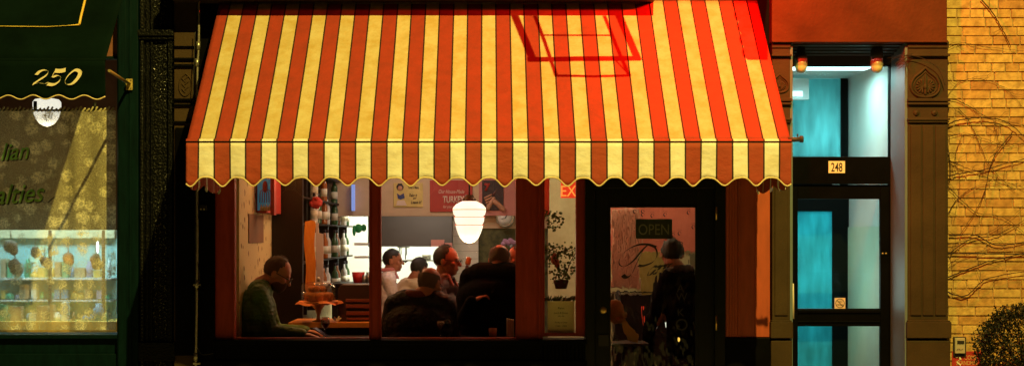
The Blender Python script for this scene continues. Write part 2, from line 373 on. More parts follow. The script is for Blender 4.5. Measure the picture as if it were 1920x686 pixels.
# kitchen stuff behind
def simple(name,label,cat,mb,m_,bevel=0,group=None):
    o=mb.build(name,m_,None,bevel=bevel); tag(o,label,cat,group); return o
m=MB(); m.pbox(668,900,540,548,6.3,6.9); m.box(X(668,6.3),X(900,6.3),6.35,6.9,0,Z(548,6.3)); simple('kitchen_counter','white kitchen counter behind the cooks','counter',m,'white',.004)
for i,(a,b,c,d) in enumerate(((776,784,505,540),(788,800,515,540),(806,816,512,540))):
    m=MB(); m.lathe([(0,0),((b-a)/2/160,0),((b-a)/2/160,(d-c)/160),(0,(d-c)/160)],P((a+b)/2,d,6.6),16); simple('steel_pot',['tall steel pot on kitchen counter, leftmost of three','low steel pot between two tall pots on counter','tall steel pot on kitchen counter, rightmost of three'][i],'pot',m,'steel',group='pots on the kitchen counter')
t=thing('ladle_rack','wire rack of hanging ladles behind the young cook','utensil rack',P(757,462,6.0))
m=MB()
for k in range(2): m.tube([P(752+k*10,462,6.0),P(752+k*10,478,6.0)],.006,6)
m.tube([P(745,463,6.0),P(768,463,6.0)],.008,6); m.build('rail','steel',t)
for k in range(2):
    m=MB(); m.tube([P(749+k*12,464,5.98),P(748+k*12,486,5.98)],.006,6); m.lathe([(.0,-.03),(.04,0),(.035,0),(.0,-.025)],P(748+k*12,488,5.98),12); m.build('ladle','rust',t)
m=MB(); m.pbox(700,852,487,489.5,6.3,6.6); simple('kitchen_shelf','long steel shelf on the white kitchen wall behind the cooks','shelf',m,'steel')
for i,(a,b) in enumerate(((800,9),(822,12),(842,8))):
    m=MB(); m.lathe([(0,0),(.05,0),(.055,b/150),(0,b/150)],P(a,486.8,6.45),14); simple('storage_tin',['low','tall','small'][i]+' storage tin on the long steel kitchen shelf','tin',m,'steel' if i!=1 else 'white')
m=MB(); m.pbox(845,850,470,535,6.6,6.65); simple('wall_pipe','vertical grey pipe on the white kitchen wall','pipe',m,'steel')
# soffit posters
def frameposter(name,label,cat,px0,px1,py0,py1,y,m1,th=.012):
    t=thing(name,label,cat,P((px0+px1)/2,py1,y)); m=MB(); m.pbox(px0,px1,py0,py1,y-th,y-.003); m.build('board',m1,t,bevel=.002); return t
M['pyellow']=mat('aged_yellow_print',(.68,.50,.16),.5,var=.12,vscale=9); M['pblue']=mat('navy_print',(.03,.05,.18),.5); M['pdark']=mat('dark_print',(.03,.015,.02),.5)
M['pred']=mat('red_print',(.42,.035,.025),.5,var=.1); M['pskin']=mat('skin_print',(.55,.26,.15),.5); M['porange']=mat('orange_print',(.75,.20,.03),.5)
M['plite']=mat('pale_print',(.72,.55,.45),.5)
yp=YS
t=frameposter('tin_sign','yellow tin menu sign with a reading woman on the kitchen soffit','sign',738,793,343,388,yp,'pyellow')
yy=yp-.013
m=MB(); m.lathe([(0,0),(.040,0),(.042,.002)],P(750,351,yy),16,'y'); m.pbox(746,754,344,348,yy-.003,yy); m.build('woman_hair','pdark',t)
m=MB(); m.lathe([(0,0),(.026,0),(.028,.002)],P(750,353,yy-.004),16,'y'); m.build('woman_face','pskin',t)
m=MB(); m.prism([P(744,362,yy-.004),P(750,366,yy-.004),P(757,362,yy-.004),P(759,371,yy-.004),P(751,374,yy-.004),P(746,372,yy-.004)],(0,.003,0)); m.build('open_book','pblue',t)
m=MB(); m.prism([P(745,376,yy-.004),P(758,375,yy-.004),P(763,385,yy-.004),P(743,385,yy-.004)],(0,.003,0)); m.build('dress','plite',t)
text("Today's Menu",'lettering','pdark',775,352,7,yy,t,wfac=.52,off=.02); text('Take it','lettering','pdark',774,366,5.5,yy,t,shear=.3,wfac=.7,off=.02); text('or','lettering','pdark',777,372,3.5,yy,t,shear=.3,off=.02); text('Leave it!','lettering','pdark',780,379,6,yy,t,shear=.3,wfac=.7,off=.02)
t=frameposter('turkey_sign','red poster reading TURKEY on the kitchen soffit behind the pendant lamp','sign',806,886,338,397,yp,'pred',.014)
yy=yp-.015
text('Our House-Made','lettering','plite',846,359,7,yy,t,shear=.3,wfac=.68); text('TURKEY','lettering','plite',850,374,13,yy,t,wfac=.62,off=.03); text('for your home','lettering','plite',846,388,7,yy,t,shear=.3,wfac=.68)
t=frameposter('photo_poster','dark framed photo of two hands holding a bottle, over the pink soffit tint','poster',904,944,338,394,yp-.012,'pdark',.014)
yy=yp-.030
text('7','lettering','pred',913,351,15,yy,t,off=.06)
m=MB()
for i in range(4): m.cap(P(909+i*1.5,371+i*4.5,yy),P(921+i*1.2,365+i*5,yy),.011,.009,8)
m.cap(P(915,390,yy),P(926,372,yy),.028,.02,8); m.cap(P(928,378,yy),P(943,392,yy),.03,.03,8); m.build('printed_hand','pskin',t)
m=MB(); m.cap(P(925,365,yy+.02),P(936,348,yy+.02),.022,.014,10); m.build('printed_bottle',mat('wine_print',(.10,.03,.02),.4),t)
# clock
t=thing('wall_clock','round pale wall clock right of the pendant lamp','clock',P(945,411,YS-.02))
m=MB(); m.lathe([(0,-.02),(.082,-.02),(.098,-.03),(.105,-.02),(.105,.05)],P(947,409,YS+.02),32,'y'); m.build('case','steel',t)
m=MB(); m.lathe([(0,-.003),(.08,-.003),(.08,0)],P(947,409,YS-.004),32,'y'); m.build('face','white',t)
m=MB(); m.tube([P(947,409,YS-.012),P(951,403,YS-.012)],.004,6); m.tube([P(947,409,YS-.012),P(940,410,YS-.012)],.003,6); m.build('hand','black',t)
for a,b,c,d,lb in ((808,833,449,462,'larger pink paper note pinned to the steel hood'),(834,848,455,463,'smaller pink paper note pinned to hood corner')):
    m=MB(); m.pbox(a,b,c,d,YS-.415,YS-.410); o=simple('paper_note',lb,'note',m,mat('pink_paper',(.75,.36,.34),.7),group='notes on the hood')
# pendant lamp
def pendant(label, px, py0, y, prof, matg, ztop, powr, col, capr=12.5):
    k=(D+y)/F; t=thing('pendant_lamp',label,'lamp',(X(px,y),y,Z(py0,y)))
    m=MB(); m.tube([(X(px,y),y,Z(py0-12,y)),(X(px,y),y,ztop)],.007,8); m.build('stem','black',t)
    m=MB(); m.lathe([(0,13*k),(7*k,13*k),(9*k,8*k),(capr*k,5*k),((capr+1)*k,0),(0,0)],P(px,py0,y),24); m.build('cap',mat('dark_bronze',(.06,.03,.02),.4,metal=.6),t)
    m=MB(); m.lathe([(r*k,-h*k) for r,h in prof],P(px,py0,y),32); m.build('globe',matg,t)
    l=bpy.data.lights.new('pendant_bulb','POINT'); l.energy=powr; l.color=col; l.shadow_soft_size=.08
    lo=bpy.data.objects.new('pendant_bulb',l); lo.location=(X(px,y),y-.0,Z(py0+75,y)-.12); link(lo); return t
gl=mat('lit_opal_glass',(.9,.88,.8),.3,emis=(1,.92,.74),es=1.15)
M['redline']=mat('red_enamel_line',(.8,.06,.03),.4,emis=(1,.25,.1),es=.55)
prof=[(13,-1),(15,0),(25,5),(31,12),(31,17),(29.5,24),(26,27),(28,29),(27.5,36),(25.5,41),(23.5,43),(25.5,45.5),(23.5,53),(21,60),(17,68),(10,75),(0,78)]
pl=pendant('large lit white schoolhouse pendant lamp with thin red rings behind the big window',880,378,2.1,prof,gl,3.1,14,(1,.72,.40))
k=(D+2.1)/F
m=MB()
for rr,hh in ((31.2,15),(28.8,28.5),(26.8,43.5)): 
    m.tube([P(880,378+hh,2.1)+Vector((rr*k*math.cos(a*math.pi/18),rr*k*math.sin(a*math.pi/18),0)) for a in range(36)],.0035,6,closed=True)
m.build('red_ring','redline',pl)
# ---- left wall poster, shelves
t=thing('picture_box','blue and red lobster picture box on the left wallpapered wall','picture',(XL,1.6,Z(405,1.6)))
ya,yb=1.15,2.05
xb=XL
m=MB(); m.box(xb+.003,xb+.09,ya,yb,Z(399,1.3),Z(330,1.3)); m.build('case','pred',t,bevel=.004)
m=MB(); m.box(X(483,ya),X(512,ya),ya-.012,ya-.002,Z(399,ya)+.02,Z(335,ya)); m.build('face',mat('sky_blue_print',(.10,.38,.62),.4,emis=(.10,.40,.65),es=.12),t)
m=MB()
for i in range(6): m.tube([P(497,352,ya-.016),P(488+i*4,364-abs(i-2.5)*2,ya-.016),P(487+i*4.4,380,ya-.016)],.004,6)
m.ell(P(497,350,ya-.018),(.022,.006,.05)); m.build('lobster',mat('dark_red_print',(.30,.03,.04),.4),t)
m=MB()
for i in range(4): m.lathe([(0,0),(.012,0),(.012,.03),(.005,.04),(.005,.055),(0,.055)],P(490+i*5,395,ya-.014),8)
m.build('printed_bottles','plite',t)
m=MB(); m.box(X(507,ya)+.004,X(515,ya),ya-.03,ya+.1,Z(403,ya),Z(330,ya)); m.build('side_rail','pred',t)
m=MB(); m.box(xb+.002,xb+.008,.75,1.55,Z(455,1.2),Z(402,1.2)); simple('brown_paper','plain brown paper panel on left wall beneath the picture box','panel',m,mat('brown_card',(.20,.10,.05),.8,var=.15))
# tall dark cabinet & bottle shelving
XS=X(568,2.1)
t=thing('bottle_shelf','tall dark wooden shelving full of bottles along the left wall','shelving',(XS,2.1,0))
m=MB(); m.box(XL+.005,XS,2.08,2.14,0,3.0); m.build('end_panel','darkwood',t,bevel=.004)
yds=[3.04,3.9,5.0,6.1,7.2]
for yv in yds:
    m=MB(); m.box(XL+.005,XS-.075,yv-.02,yv+.02,.9,2.25); m.build('divider','darkwood',t)
m=MB(); m.box(XL+.005,XS+.02,2.145,7.25,2.26,2.34); m.build('cornice','darkwood',t,bevel=.006)
shz=[1.05,1.42,1.78,2.02]
for zv in shz:
    m=MB(); m.box(XL+.005,XS-.005,2.145,7.25,zv-.016,zv); m.build('shelf',mat('shelf_edge',(.03,.018,.012),.7,spec=.1),t)
# bottle prototypes
M['gl_clear']=mat('clear_bottle',(.65,.6,.55),.12,spec=.8); M['gl_amber']=mat('amber_bottle',(.35,.10,.02),.12,spec=.8); M['gl_green']=mat('green_bottle',(.04,.10,.03),.12,spec=.8)
M['lab']=mat('paper_label',(.75,.68,.52),.6)
kinds=[('clear','gl_clear','pale glass bottle'),('amber','gl_amber','amber glass bottle'),('green','gl_green','dark green bottle')]
def bottle(mname,loc,label):
    t=thing('bottle',label,'bottle',loc,'bottles on the wooden shelving')
    l=Vector(loc)
    m=MB(); m.lathe([(0,0),(.036,0),(.038,.01),(.038,.17),(.030,.20),(.014,.225),(.013,.285),(0,.285)],l,16); m.build('glass',mname,t)
    m=MB(); m.lathe([(.0385,.05),(.0388,.05),(.0388,.13),(.0385,.13)],l,16); m.build('paper_label','lab',t)
    m=MB(); m.lathe([(0,.27),(.015,.27),(.015,.305),(0,.305)],l,12); m.build('stopper','pdark',t)
    return t
protos=[]
bay=['first','second','third','fourth']; lv=['bottom','second','third','top']
cnt=0
for bi in range(4):
    for li in range(4):
        if li==3: zn=2
        for q in range(2):
            kx=(bi*7+li*3+q*5)%3
            yy=yds[bi]+ .42+q*.30+random.uniform(-.04,.04); loc=Vector((XS-.045-random.random()*.01,yy,shz[li]+.001))
            if li==3: 
                if q==1: continue
            lb='%s, %s one on the %s shelf of the %s bay'%(kinds[kx][2],['nearer','farther'][q],lv[li],bay[bi])
            if len(protos)<=kx or protos[kx] is None:
                while len(protos)<=kx: protos.append(None)
                protos[kx]=bottle(kinds[kx][1],loc,lb)
            else:
                c=copy_thing(protos[kx],loc,lb)
t=protos
# orange banner and towels
m=MB()
pts=crom([(572,415),(591,416),(589,455),(592,500),(589,545),(573,545),(574,500),(570,455),(572,415)],4)
m.prism([P(a,b,2.0) for a,b in pts[:-1]],(0,.012,0)); o=simple('hanging_cloth','bright orange cloth hanging from the shelf end behind the cake stand','cloth',m,mat('orange_cloth',(.75,.22,.02),.7,col2=(.85,.38,.05),vscale=10,stretch=(5,1,1)))
m=MB(); m.prism([P(592,418,2.6),P(597,418,2.6),P(598,437,2.6),P(606,438,2.6),P(606,545,2.6),P(593,545,2.6)],(0,.02,0)); simple('paper_sleeve','tall pale paper sleeve hanging right of the orange cloth','paper',m,mat('pale_sleeve',(.55,.42,.36),.7),.003)
m=MB(); m.ell(P(592,380,2.9),(.06,.05,.05)); 
for i in range(14):
    a=i*2.4; m.ell(P(592,380,2.9)+Vector((math.cos(a)*.04,math.sin(i)*.03,math.sin(a)*.035)),(.025,.025,.025),n=6)
simple('red_flower','red paper flower on the shelving','flower',m,mat('red_petals',(.45,.03,.02),.7))
m=MB(); m.ell(P(672,428,5.3),(.045,.02,.05)); m.ell(P(682,427,5.32),(.03,.02,.04)); m.ell(P(664,432,5.3),(.02,.02,.06)); simple('green_decoration','green leaf shaped decoration hanging before the kitchen hood','decoration',m,mat('leaf_green',(.02,.30,.08),.6))
m=MB(); m.pbox(659,665,346,395,5.4,5.46); simple('blue_screen','narrow blue lit screen at the end of the shelving','screen',m,mat('blue_lit',(.2,.3,.7),.4,emis=(.25,.4,1.0),es=.6))
m=MB(); m.lathe([(0,0),(.05,0),(.07,.12),(.066,.12),(.047,.006),(0,.006)],P(672,531,4.4),20); simple('red_bucket','red plastic tub on the bar beneath the shelving','tub',m,mat('red_plastic',(.65,.03,.02),.4))
m=MB(); m.box(XS+.02,X(695,4.2),4.1,4.9,Z(535,4.2),Z(531,4.2)); m.box(XS+.05,X(690,4.2),4.15,4.85,0,Z(535,4.2)); simple('back_bar','low back bar counter left of the cooks','counter',m,'darkwood',.004)
for i,(a,b,c) in enumerate(((683,531,.022),(690,531,.018))):
    m=MB(); m.lathe([(0,0),(c,0),(c,.09+.03*i),(0,.09+.03*i)],P(a,b,4.3),14); simple('pale_canister',['shorter pale canister beside the red tub','taller pale canister farthest right on back bar'][i],'canister',m,'steel')
m=MB(); m.pbox(664,690,455,460,4.9,5.1); m.pbox(664,690,480,484,4.9,5.1); simple('wall_shelf','small white two level wall shelf by the kitchen opening','shelf',m,'white',.002)
# bar counter with espresso machine / register
YC=.95
t=thing('bar_counter','dark bar counter with bright orange lit front edge behind the window','counter',(X(620,YC),YC,0))
zc=Z(604,YC)
m=MB(); m.box(X(540,YC),X(712,YC),YC,YC+.6,zc-.045,zc); m.build('counter_top',mat('varnished_edge',(.70,.28,.06),.35,var=.15,vscale=7),t,bevel=.004)
m=MB(); m.box(X(548,YC),X(712,YC),YC+.03,YC+.58,0,zc-.047); m.build('counter_body','darkwood',t)
t=thing('cash_register','dark cash register with reddish slatted front, left of the mullion','register',(X(665,YC+.2),YC+.2,zc))
m=MB(); a=YC+.15
m.prism([P(633,603,a),P(700,603,a),P(700,533,a),(P(640,533,a)),(P(634,541,a))],(0,.35,0)); m.build('body',mat('dark_case',(.05,.022,.018),.4),t,bevel=.006)
for i,(c,d) in enumerate(((560,566),(570,577),(583,590),(595,599))):
    m=MB(); m.pbox(648+i*.5,692,c,d,a-.02,a-.002); m.build('slat',mat('red_brown_drawer',(.25,.06,.04),.4),t,bevel=.003)
# cake stand
yc=YC+.12
t=thing('cake_stand','glass cake stand with pastries under a dome on the bar counter','cake stand',P(597,604,yc))
k=(D+yc)/F
m=MB(); m.lathe([(0,0),(12*k,0),(11*k,3*k),(4*k,6*k),(3*k,14*k),(6*k,24*k),(12*k,32*k),(36*k,37*k),(37*k,39*k),(0,38*k)],P(597,604,yc),32); m.build('stand',mat('pressed_glass',(.45,.20,.10),.15,spec=.9),t)
m=MB(); m.lathe([(32.4*k,40*k),(32.4*k,70*k),(30*k,74*k),(4*k,77*k)],P(597,604,yc),32); m.build('dome',glassmat('dome_glass',(.9,.85,.8),.12,.05),t)
m=MB(); m.lathe([(0,77*k),(3*k,77*k),(4*k,81*k),(2*k,85*k),(0,85.5*k)],P(597,604,yc),16); m.build('knob','steel',t)
m=MB()
for i in range(9):
    a=i*.7; c=P(597,604,yc)+Vector((math.cos(a)*20*k,math.sin(a)*20*k,44*k)); m.lathe([(0,0),(6*k,0),(8*k,8*k),(9.5*k,11*k),(7*k,15*k),(0,17*k)],c-Vector((0,0,4*k)),12)
for i in range(4):
    a=i*1.6; c=P(594,604,yc)+Vector((math.cos(a)*9*k,math.sin(a)*9*k,57*k)); m.lathe([(0,0),(6*k,0),(8*k,6*k),(6*k,10*k),(0,12*k)],c,12)
m.build('muffin',mat('baked_crust',(.42,.15,.03),.7,bump=.5,bscale=150,var=.3,vscale=30),t)
m=MB()
n=40
top=[];bot=[]
for i in range(n):
    a=2*math.pi*i/n; rr=(37+4*math.sin(5*a+.4)+3*math.sin(9*a))*k; top.append(P(597,604,yc)+Vector((rr*math.cos(a),rr*math.sin(a),(39+2.5*math.sin(4*a))*k)))
c=m.bm.verts.new(P(597,604,yc)+Vector((0,0,41*k))); vs=[m.bm.verts.new(p) for p in top]; vs2=[m.bm.verts.new(p+Vector((p.x-X(597,yc),p.y-yc,0))*.1-Vector((0,0,.018))) for p in top]
for i in range(n): m.bm.faces.new((c,vs[i],vs[(i+1)%n])); m.bm.faces.new((vs[i],vs2[i],vs2[(i+1)%n],vs[(i+1)%n]))
m.build('doily',mat('orange_doily',(.75,.26,.10),.7),t)
m=MB()
for i in range(5):
    a=i*1.3; m.cap(P(632,601,yc-.05)+Vector((0,0,0)),P(632+7*math.cos(a),596+3*math.sin(a),yc-.05),.010,.006,8)
simple('crumpled_napkin','crumpled white napkin beside the cake stand foot','napkin',m,'white')
# table in front for the diners + glasses
t=thing('window_table','dark wooden table just inside the big window','table',(X(760,.45),.45,0))
zt=Z(634,.42)
m=MB(); m.box(X(560,.42),X(960,.42),.40,.86,zt-.04,zt-.003); m.build('table_top','darkwood',t,bevel=.004)
for a in (575,945):
    for yy in (.45,.8):
        m=MB(); m.box(X(a)-.025,X(a)+.025,yy,yy+.04,0,zt-.042); m.build('leg','darkwood',t)
def wineglass(px,y,label,wine=True,h=.17):
    t=thing('wine_glass',label,'glass',P(px,634,y))
    c=Vector((X(px,y),y,zt-.002))
    m=MB(); m.lathe([(0,0),(.032,0),(.004,.006),(.004,.07),(.02,.085),(.037,.115),(.036,.14),(.030,h),(.029,h),(.034,.14),(.035,.117),(.018,.088),(0,.08)],c,24); m.build('bowl',glassmat('wine_glass_%d'%px,(.85,.8,.78),.2,.03),t)
    if wine:
        m=MB(); m.lathe([(0,.086),(.018,.089),(.034,.116),(.0335,.125),(0,.125)],c,24); m.build('wine',mat('red_wine',(.12,.005,.01),.1),t)
    return t
wineglass(610,.46,'glass of red wine in front of the green jacketed man')
wineglass(826,.42,'empty clear stemmed glass, left of the pair near pane',False,.13); wineglass(838,.50,'empty clear stemmed glass, right of the pair',False,.15)
m=MB(); m.lathe([(0,0),(.030,0),(.034,.08),(.031,.08),(.028,.006),(0,.006)],Vector((X(924,.45),.45,zt)),20); simple('tumbler','short amber tumbler in front of the dark coated man','glass',m,mat('amber_tumbler',(.45,.14,.05),.2))
m=MB()
for i in range(4): m.box(X(950+i*3.6,.42),X(953+i*3.6,.42),.42,.5,zt,Z(597+i*.8,.42))
simple('menu_stack','stack of pale menus standing by the right window pier','menus',m,mat('menu_card',(.55,.48,.36),.7),.001)
# bottle-ish pepper mill
t=thing('pepper_mill','slender dark pepper mill with orange wooden top beside the man in glasses','pepper mill',P(868,530,1.9))
m=MB(); m.lathe([(0,0),(.028,0),(.022,.06),(.014,.10),(.016,.16),(0,.165)],P(868,530,1.9),16)
bmesh.ops.rotate(m.bm,verts=m.bm.verts,cent=P(868,530,1.9),matrix=Matrix.Rotation(R(14),3,'Y')); m.build('body','pdark',t)
m=MB(); m.lathe([(0,.165),(.02,.165),(.026,.19),(.022,.215),(.026,.23),(0,.24)],P(868,530,1.9),16)
bmesh.ops.rotate(m.bm,verts=m.bm.verts,cent=P(868,530,1.9),matrix=Matrix.Rotation(R(14),3,'Y')); m.build('top',mat('orange_wood',(.55,.18,.05),.5),t)
m=MB(); m.pbox(850,905,530,860,1.85,2.3); simple('service_counter','dark narrow service counter behind the diners','counter',m,'darkwood')
# small shelf knick-knack back right
m=MB()
for i in range(7): m.ell(P(944+ i*3.2,457-((i*5)%7),5.2),(.03,.03,.03),n=6)
simple('flower_bunch','small bunch of pale violet flowers before the dark green wall','flowers',m,mat('violet_petals',(.45,.25,.42),.7))
m=MB(); m.pbox(956,974,452,463,5.3,5.34); simple('white_card','small white card before the green wall','card',m,'white')
# ---- narrow window contents
t=thing('exit_sign','red lit EXIT sign seen at the top of the narrow window','sign',P(1070,357,1.2))
m=MB(); m.pbox(1052,1098,334,371,1.2,1.26); m.build('case',mat('exit_red',(.6,.03,.01),.4,emis=(1,.06,.015),es=.75),t,bevel=.004)
text('EXIT','lettering',mat('exit_letters',(1,.4,.1),.4,emis=(1,.36,.06),es=1.0),1076,358,20,1.198,t,wfac=.85)
m=MB(); m.pbox(1018,1030,250,404,1.5,1.53); simple('pink_strip','narrow red pink strip at the upper left of the narrow window','panel',m,'rosewall')
leafm=mat('ivy_leaf',(.10,.14,.03),.6)
t=thing('hanging_ivy','trailing ivy plant hanging in a dark basket behind the narrow window','plant',P(1052,530,.9))
m=MB(); rnd=random.Random(3)
stems=[[(1015,465),(1030,470),(1048,462),(1066,470),(1085,462)],[(1015,520),(1022,490),(1035,472)],[(1052,518),(1048,500),(1040,480),(1060,468)],[(1060,518),(1070,490),(1082,470)],[(1020,400),(1035,405),(1042,412),(1028,425)],[(1045,515),(1055,525),(1060,500)]]
sm=MB()
for st in stems:
    q=crom(st,8); sm.tube([P(a,b,.9+.05*math.sin(a)) for a,b in q],.003,5)
    for (a,b) in q:
        for _ in range(3):
            c=P(a+rnd.uniform(-15,15),b+rnd.uniform(-9,12),.9+rnd.uniform(-.08,.08)); s_=rnd.uniform(.005,.013)
            mt=Matrix.Rotation(rnd.uniform(0,6.3),3,'Y')@Matrix.Rotation(rnd.uniform(-.8,.8),3,'X')
            m.poly([c+mt@Vector(v)*s_ for v in ((-1,0,-.2),(0,.1,-1),(1,0,-.2),(.6,0,.7),(0,.1,1.2),(-.6,0,.7))])
m.build('leaves',leafm,t); sm.build('stems','bark',t)
m=MB(); m.lathe([(0,0),(.045,0),(.062,.06),(.06,.075),(0,.07)],P(1052,541,.9),16); m.build('basket',mat('wicker',(.10,.05,.03),.8,bump=.8,bscale=90),t)
m=MB(); m.tube([P(1041,524,.9),P(1052,490,.9),P(1063,524,.9)],.003,6); m.build('hanger','rust',t)
m=MB(); m.ell(P(1040,485,.92),(.03,.03,.05)); m.ell(P(1045,494,.92),(.02,.02,.04)); simple('coral_bloom','coral red flower bloom among the ivy','flower',m,mat('coral_petals',(.6,.14,.08),.7))
t=thing('posted_menu','printed paper menu taped inside the narrow window','menu',P(1052,625,.10))
m=MB(); m.pbox(1027,1077,564,626,.098,.100); m.build('sheet',mat('menu_paper',(.85,.75,.48),.8,emis=None,var=.08),t)
yy=.0975
text('Parm','lettering','pdark',1052,577,4,yy,t); 
for i,s_ in enumerate(('Lunch & Dinner','every day','','Monday to Sunday','11am - 12am')):
    if s_: text(s_,'lettering','pdark',1052,586+i*6,3.6,yy,t,wfac=.8)
m=MB()
for i in range(26): m.cap(P(1020+i*2.3,563+rnd.uniform(-3,2),.13),P(1022+i*2.3,557+rnd.uniform(-4,2),.14),.008,.004,6)
simple('window_greens','low row of dark foliage above the taped menu','plant',m,leafm)
# ---- door interior
t=thing('open_sign','white OPEN sign hanging inside the glass door','sign',P(1226,447,.09))
m=MB(); m.pbox(1192,1260,411,447,.085,.090); m.build('board',mat('open_board',(.05,.075,.05),.5,emis=None),t)
text('OPEN','lettering',mat('open_white',(.34,.36,.24),.5),1226,430,20,.0845,t,wfac=.8)
m=MB(); m.tube([P(1192,411,.084),P(1260,411,.084)],.003,6); m.tube([P(1192,447,.084),P(1260,447,.084)],.003,6); m.build('edge','steel',t)
yd=.048
t=thing('door_lettering','dark script lettering Parm painted on the door glass','lettering',P(1225,520,yd))
m=MB()
pen(m,[(1230,463),(1215,458),(1195,459),(1175,469),(1162,485),(1162,496),(1172,499),(1188,488),(1203,470),(1213,460)],yd,4.2)
pen(m,[(1211,460),(1201,478),(1192,497),(1184,514),(1174,520),(1168,515)],yd,6)
pen(m,[(1213,459),(1228,464),(1232,478),(1224,491),(1206,498),(1197,497)],yd,5)
write(m,'arm',1212,517,17,yd,4.5,slant=.45,rise=.17,wf=.95)
m.build('script',mat('dark_sign_paint',(.015,.008,.006),.5),t)
t=thing('hours_lettering','faint pale lettering down the right side of the door glass','lettering',P(1278,600,yd))
for i,ch in enumerate('3AWKO'):
    text(ch,'lettering',mat('faint_paint_%d'%i,(.018,.016,.012),.6),1278-(i%2)*2,[458,540,556,585,608][i],[10,14,14,14,22][i],yd,t)
# sticker flowers
t=thing('glass_stickers','small dark flower shaped stickers along the top of the door glass','stickers',P(1225,395,yd))
m=MB()
for a,b in ((1190,396),(1205,402),(1223,404),(1247,402),(1291,398),(1274,437),(1205,396),(1300,425),(1262,440)):
    pen(m,[(a-3,b),(a,b-4),(a+3,b),(a,b+4),(a-3,b)],yd,1.4); pen(m,[(a-4,b-5),(a,b-7),(a+4,b-5)],yd,1.2)
m.build('outline','pdark',t)
# things seen through door: made-up curtain and panels, table, napkin
m=MB()
for i in range(10):
    x=1146+i*5.0; m.cap(P(x,395,2.4),P(x,530+random.uniform(0,6),2.4),.016,.018,8)
simple('mock_curtain','made-up pale pink pleats standing in for reflections at left of the door glass','curtain',m,mat('pink_curtain',(.62,.36,.28),.8))  # invented pleats in place of pale reflections in the door glass
m=MB(); m.pbox(1195,1245,470,548,2.8,2.86); simple('mid_panel','made-up ochre panel behind the door script','panel',m,mat('ochre_panel',(.32,.26,.07),.6,var=.2),.004)  # invented panel giving the door glass its middle tone
m=MB(); m.pbox(1172,1192,415,500,3.3,3.34); simple('wall_card','cream tall card high on partition behind door','card',m,mat('cream_card',(.75,.6,.42),.7))
m=MB(); m.pbox(1284,1304,475,560,2.5,2.56); simple('grey_green_panel','grey green panel at the right behind the door glass','panel',m,mat('sage',(.20,.24,.16),.7))
m=MB(); m.pbox(1155,1250,544,546,1.9,1.93); m.tube([P(1156,545,1.9),P(1150,690,1.9)],.01,6); m.tube([P(1248,545,1.9),P(1252,690,1.9)],.01,6); simple('metal_rail','thin dark rail behind the door glass','rail',m,'black')
m=MB(); m.prism([P(1163,603,.6),P(1172,600,.6),P(1190,619,.6),P(1196,629,.6),P(1194,641,.6),P(1178,637,.6),P(1168,622,.6)],(0,.03,0)); simple('folded_napkin','folded orange lit napkin low behind the door glass','napkin',m,mat('ochre_linen',(.65,.34,.10),.8),.004)
m=MB(); m.ell(P(1168,589,.62),(.03,.02,.03)); m.ell(P(1153,583,.66),(.07,.05,.10)); m.ell(P(1162,598,.62),(.04,.03,.03)); simple('bread_basket','rounded orange bread rolls low at the left of the door glass','bread',m,mat('bread',(.45,.16,.05),.7,var=.3))
t=thing('side_table','small dark side table seen low through the door glass','table',P(1190,645,.7))
m=MB(); m.box(X(1146,.55),X(1215,.55),.55,.95,Z(648,.55),Z(643,.55)); m.build('table_top','darkwood',t)
for a,b in ((1170,1158),(1188,1200)):
    m=MB(); m.tube([P(a,648,.65),P(b,760,.65)],.010,6); m.build('leg','black',t)
m=MB(); m.ell(P(1228,602,2.2),(.028,.028,.05)); m.tube([P(1228,590,2.2),P(1228,560,2.2)],.003,6); l0=simple('small_light','small white light glinting deep behind the door glass','lamp',m,mat('tiny_lamp',(.8,.8,.7),.3,emis=(.9,1,.85),es=1.2))
m=MB(); m.ell(P(1272,635,.5),(.012,.012,.018)); simple('tea_light','tiny amber tea light low behind the door glass','candle',m,mat('tea_flame',(.8,.5,.1),.3,emis=(1,.6,.1),es=1.5))
m=MB(); m.tube([P(1203,612,2.0),P(1203,572,2.0)],.007,6); simple('red_candle','slim red lit candle deep behind the door glass','candle',m,mat('red_wax',(.6,.03,.01),.4,emis=(1,.06,.02),es=.4))
m=MB(); m.pbox(1146,1306,549,900,2.9,3.4); simple('dark_block','dark block added to darken the lower part behind the door glass','cabinet',m,'darkwood',.004)  # added dark mass that blackens the view low through the door
# ================================================================== AWNING
p_=1.3; YF=-p_; kf=F/(D+YF)
XA0,XA1=(350-CX)/kf,(1483-CX)/kf
zbar=Z(265,YF); ztop=Z(1,-.02); 
per=58.8/kf; xr0=(476-CX)/kf         # a red stripe centre
aw=thing('striped_awning','big red and cream striped fabric awning with scalloped valance over the restaurant','awning',((XA0+XA1)/2,0,ztop))
bounds=[XA0]; kk=-12
edges=[]
for i in range(-10,30):
    for e in (-.25,.25):
        xe=xr0+(i+e)*per
        if XA0+.01<xe<XA1-.01: edges.append(xe)
edges=sorted(edges)
def isred(x): 
    q=((x-xr0)/per)%1.0; return q<.25 or q>.75
cols=[]  # (x0,x1,kind)
sw=.0055
prev=XA0
for e in edges:
    cols.append((prev,e-sw,'r' if isred((prev+e)/2) else 'c')); cols.append((e-sw,e+sw,'s')); prev=e+sw
cols.append((prev,XA1,'r' if isred((prev+XA1)/2) else 'c'))
def aw_pt(x,t):
    u=(x-XA0)/(XA1-XA0)
    y=-.02+(YF+.02)*t; z=ztop+(zbar-ztop)*t
    sag=-.035*math.sin(math.pi*t)*(1) + .006*math.sin(x*9+t*3)*math.sin(math.pi*t)+.020*noise.noise(Vector((x*2.6,t*3.5,0)))*math.sin(math.pi*t)+(.005 if .895<t<.94 else 0)
    return Vector((x,y+sag*.5,z+sag*.7))
MI={'r':0,'c':1,'s':2}
m=MB()
NT=24
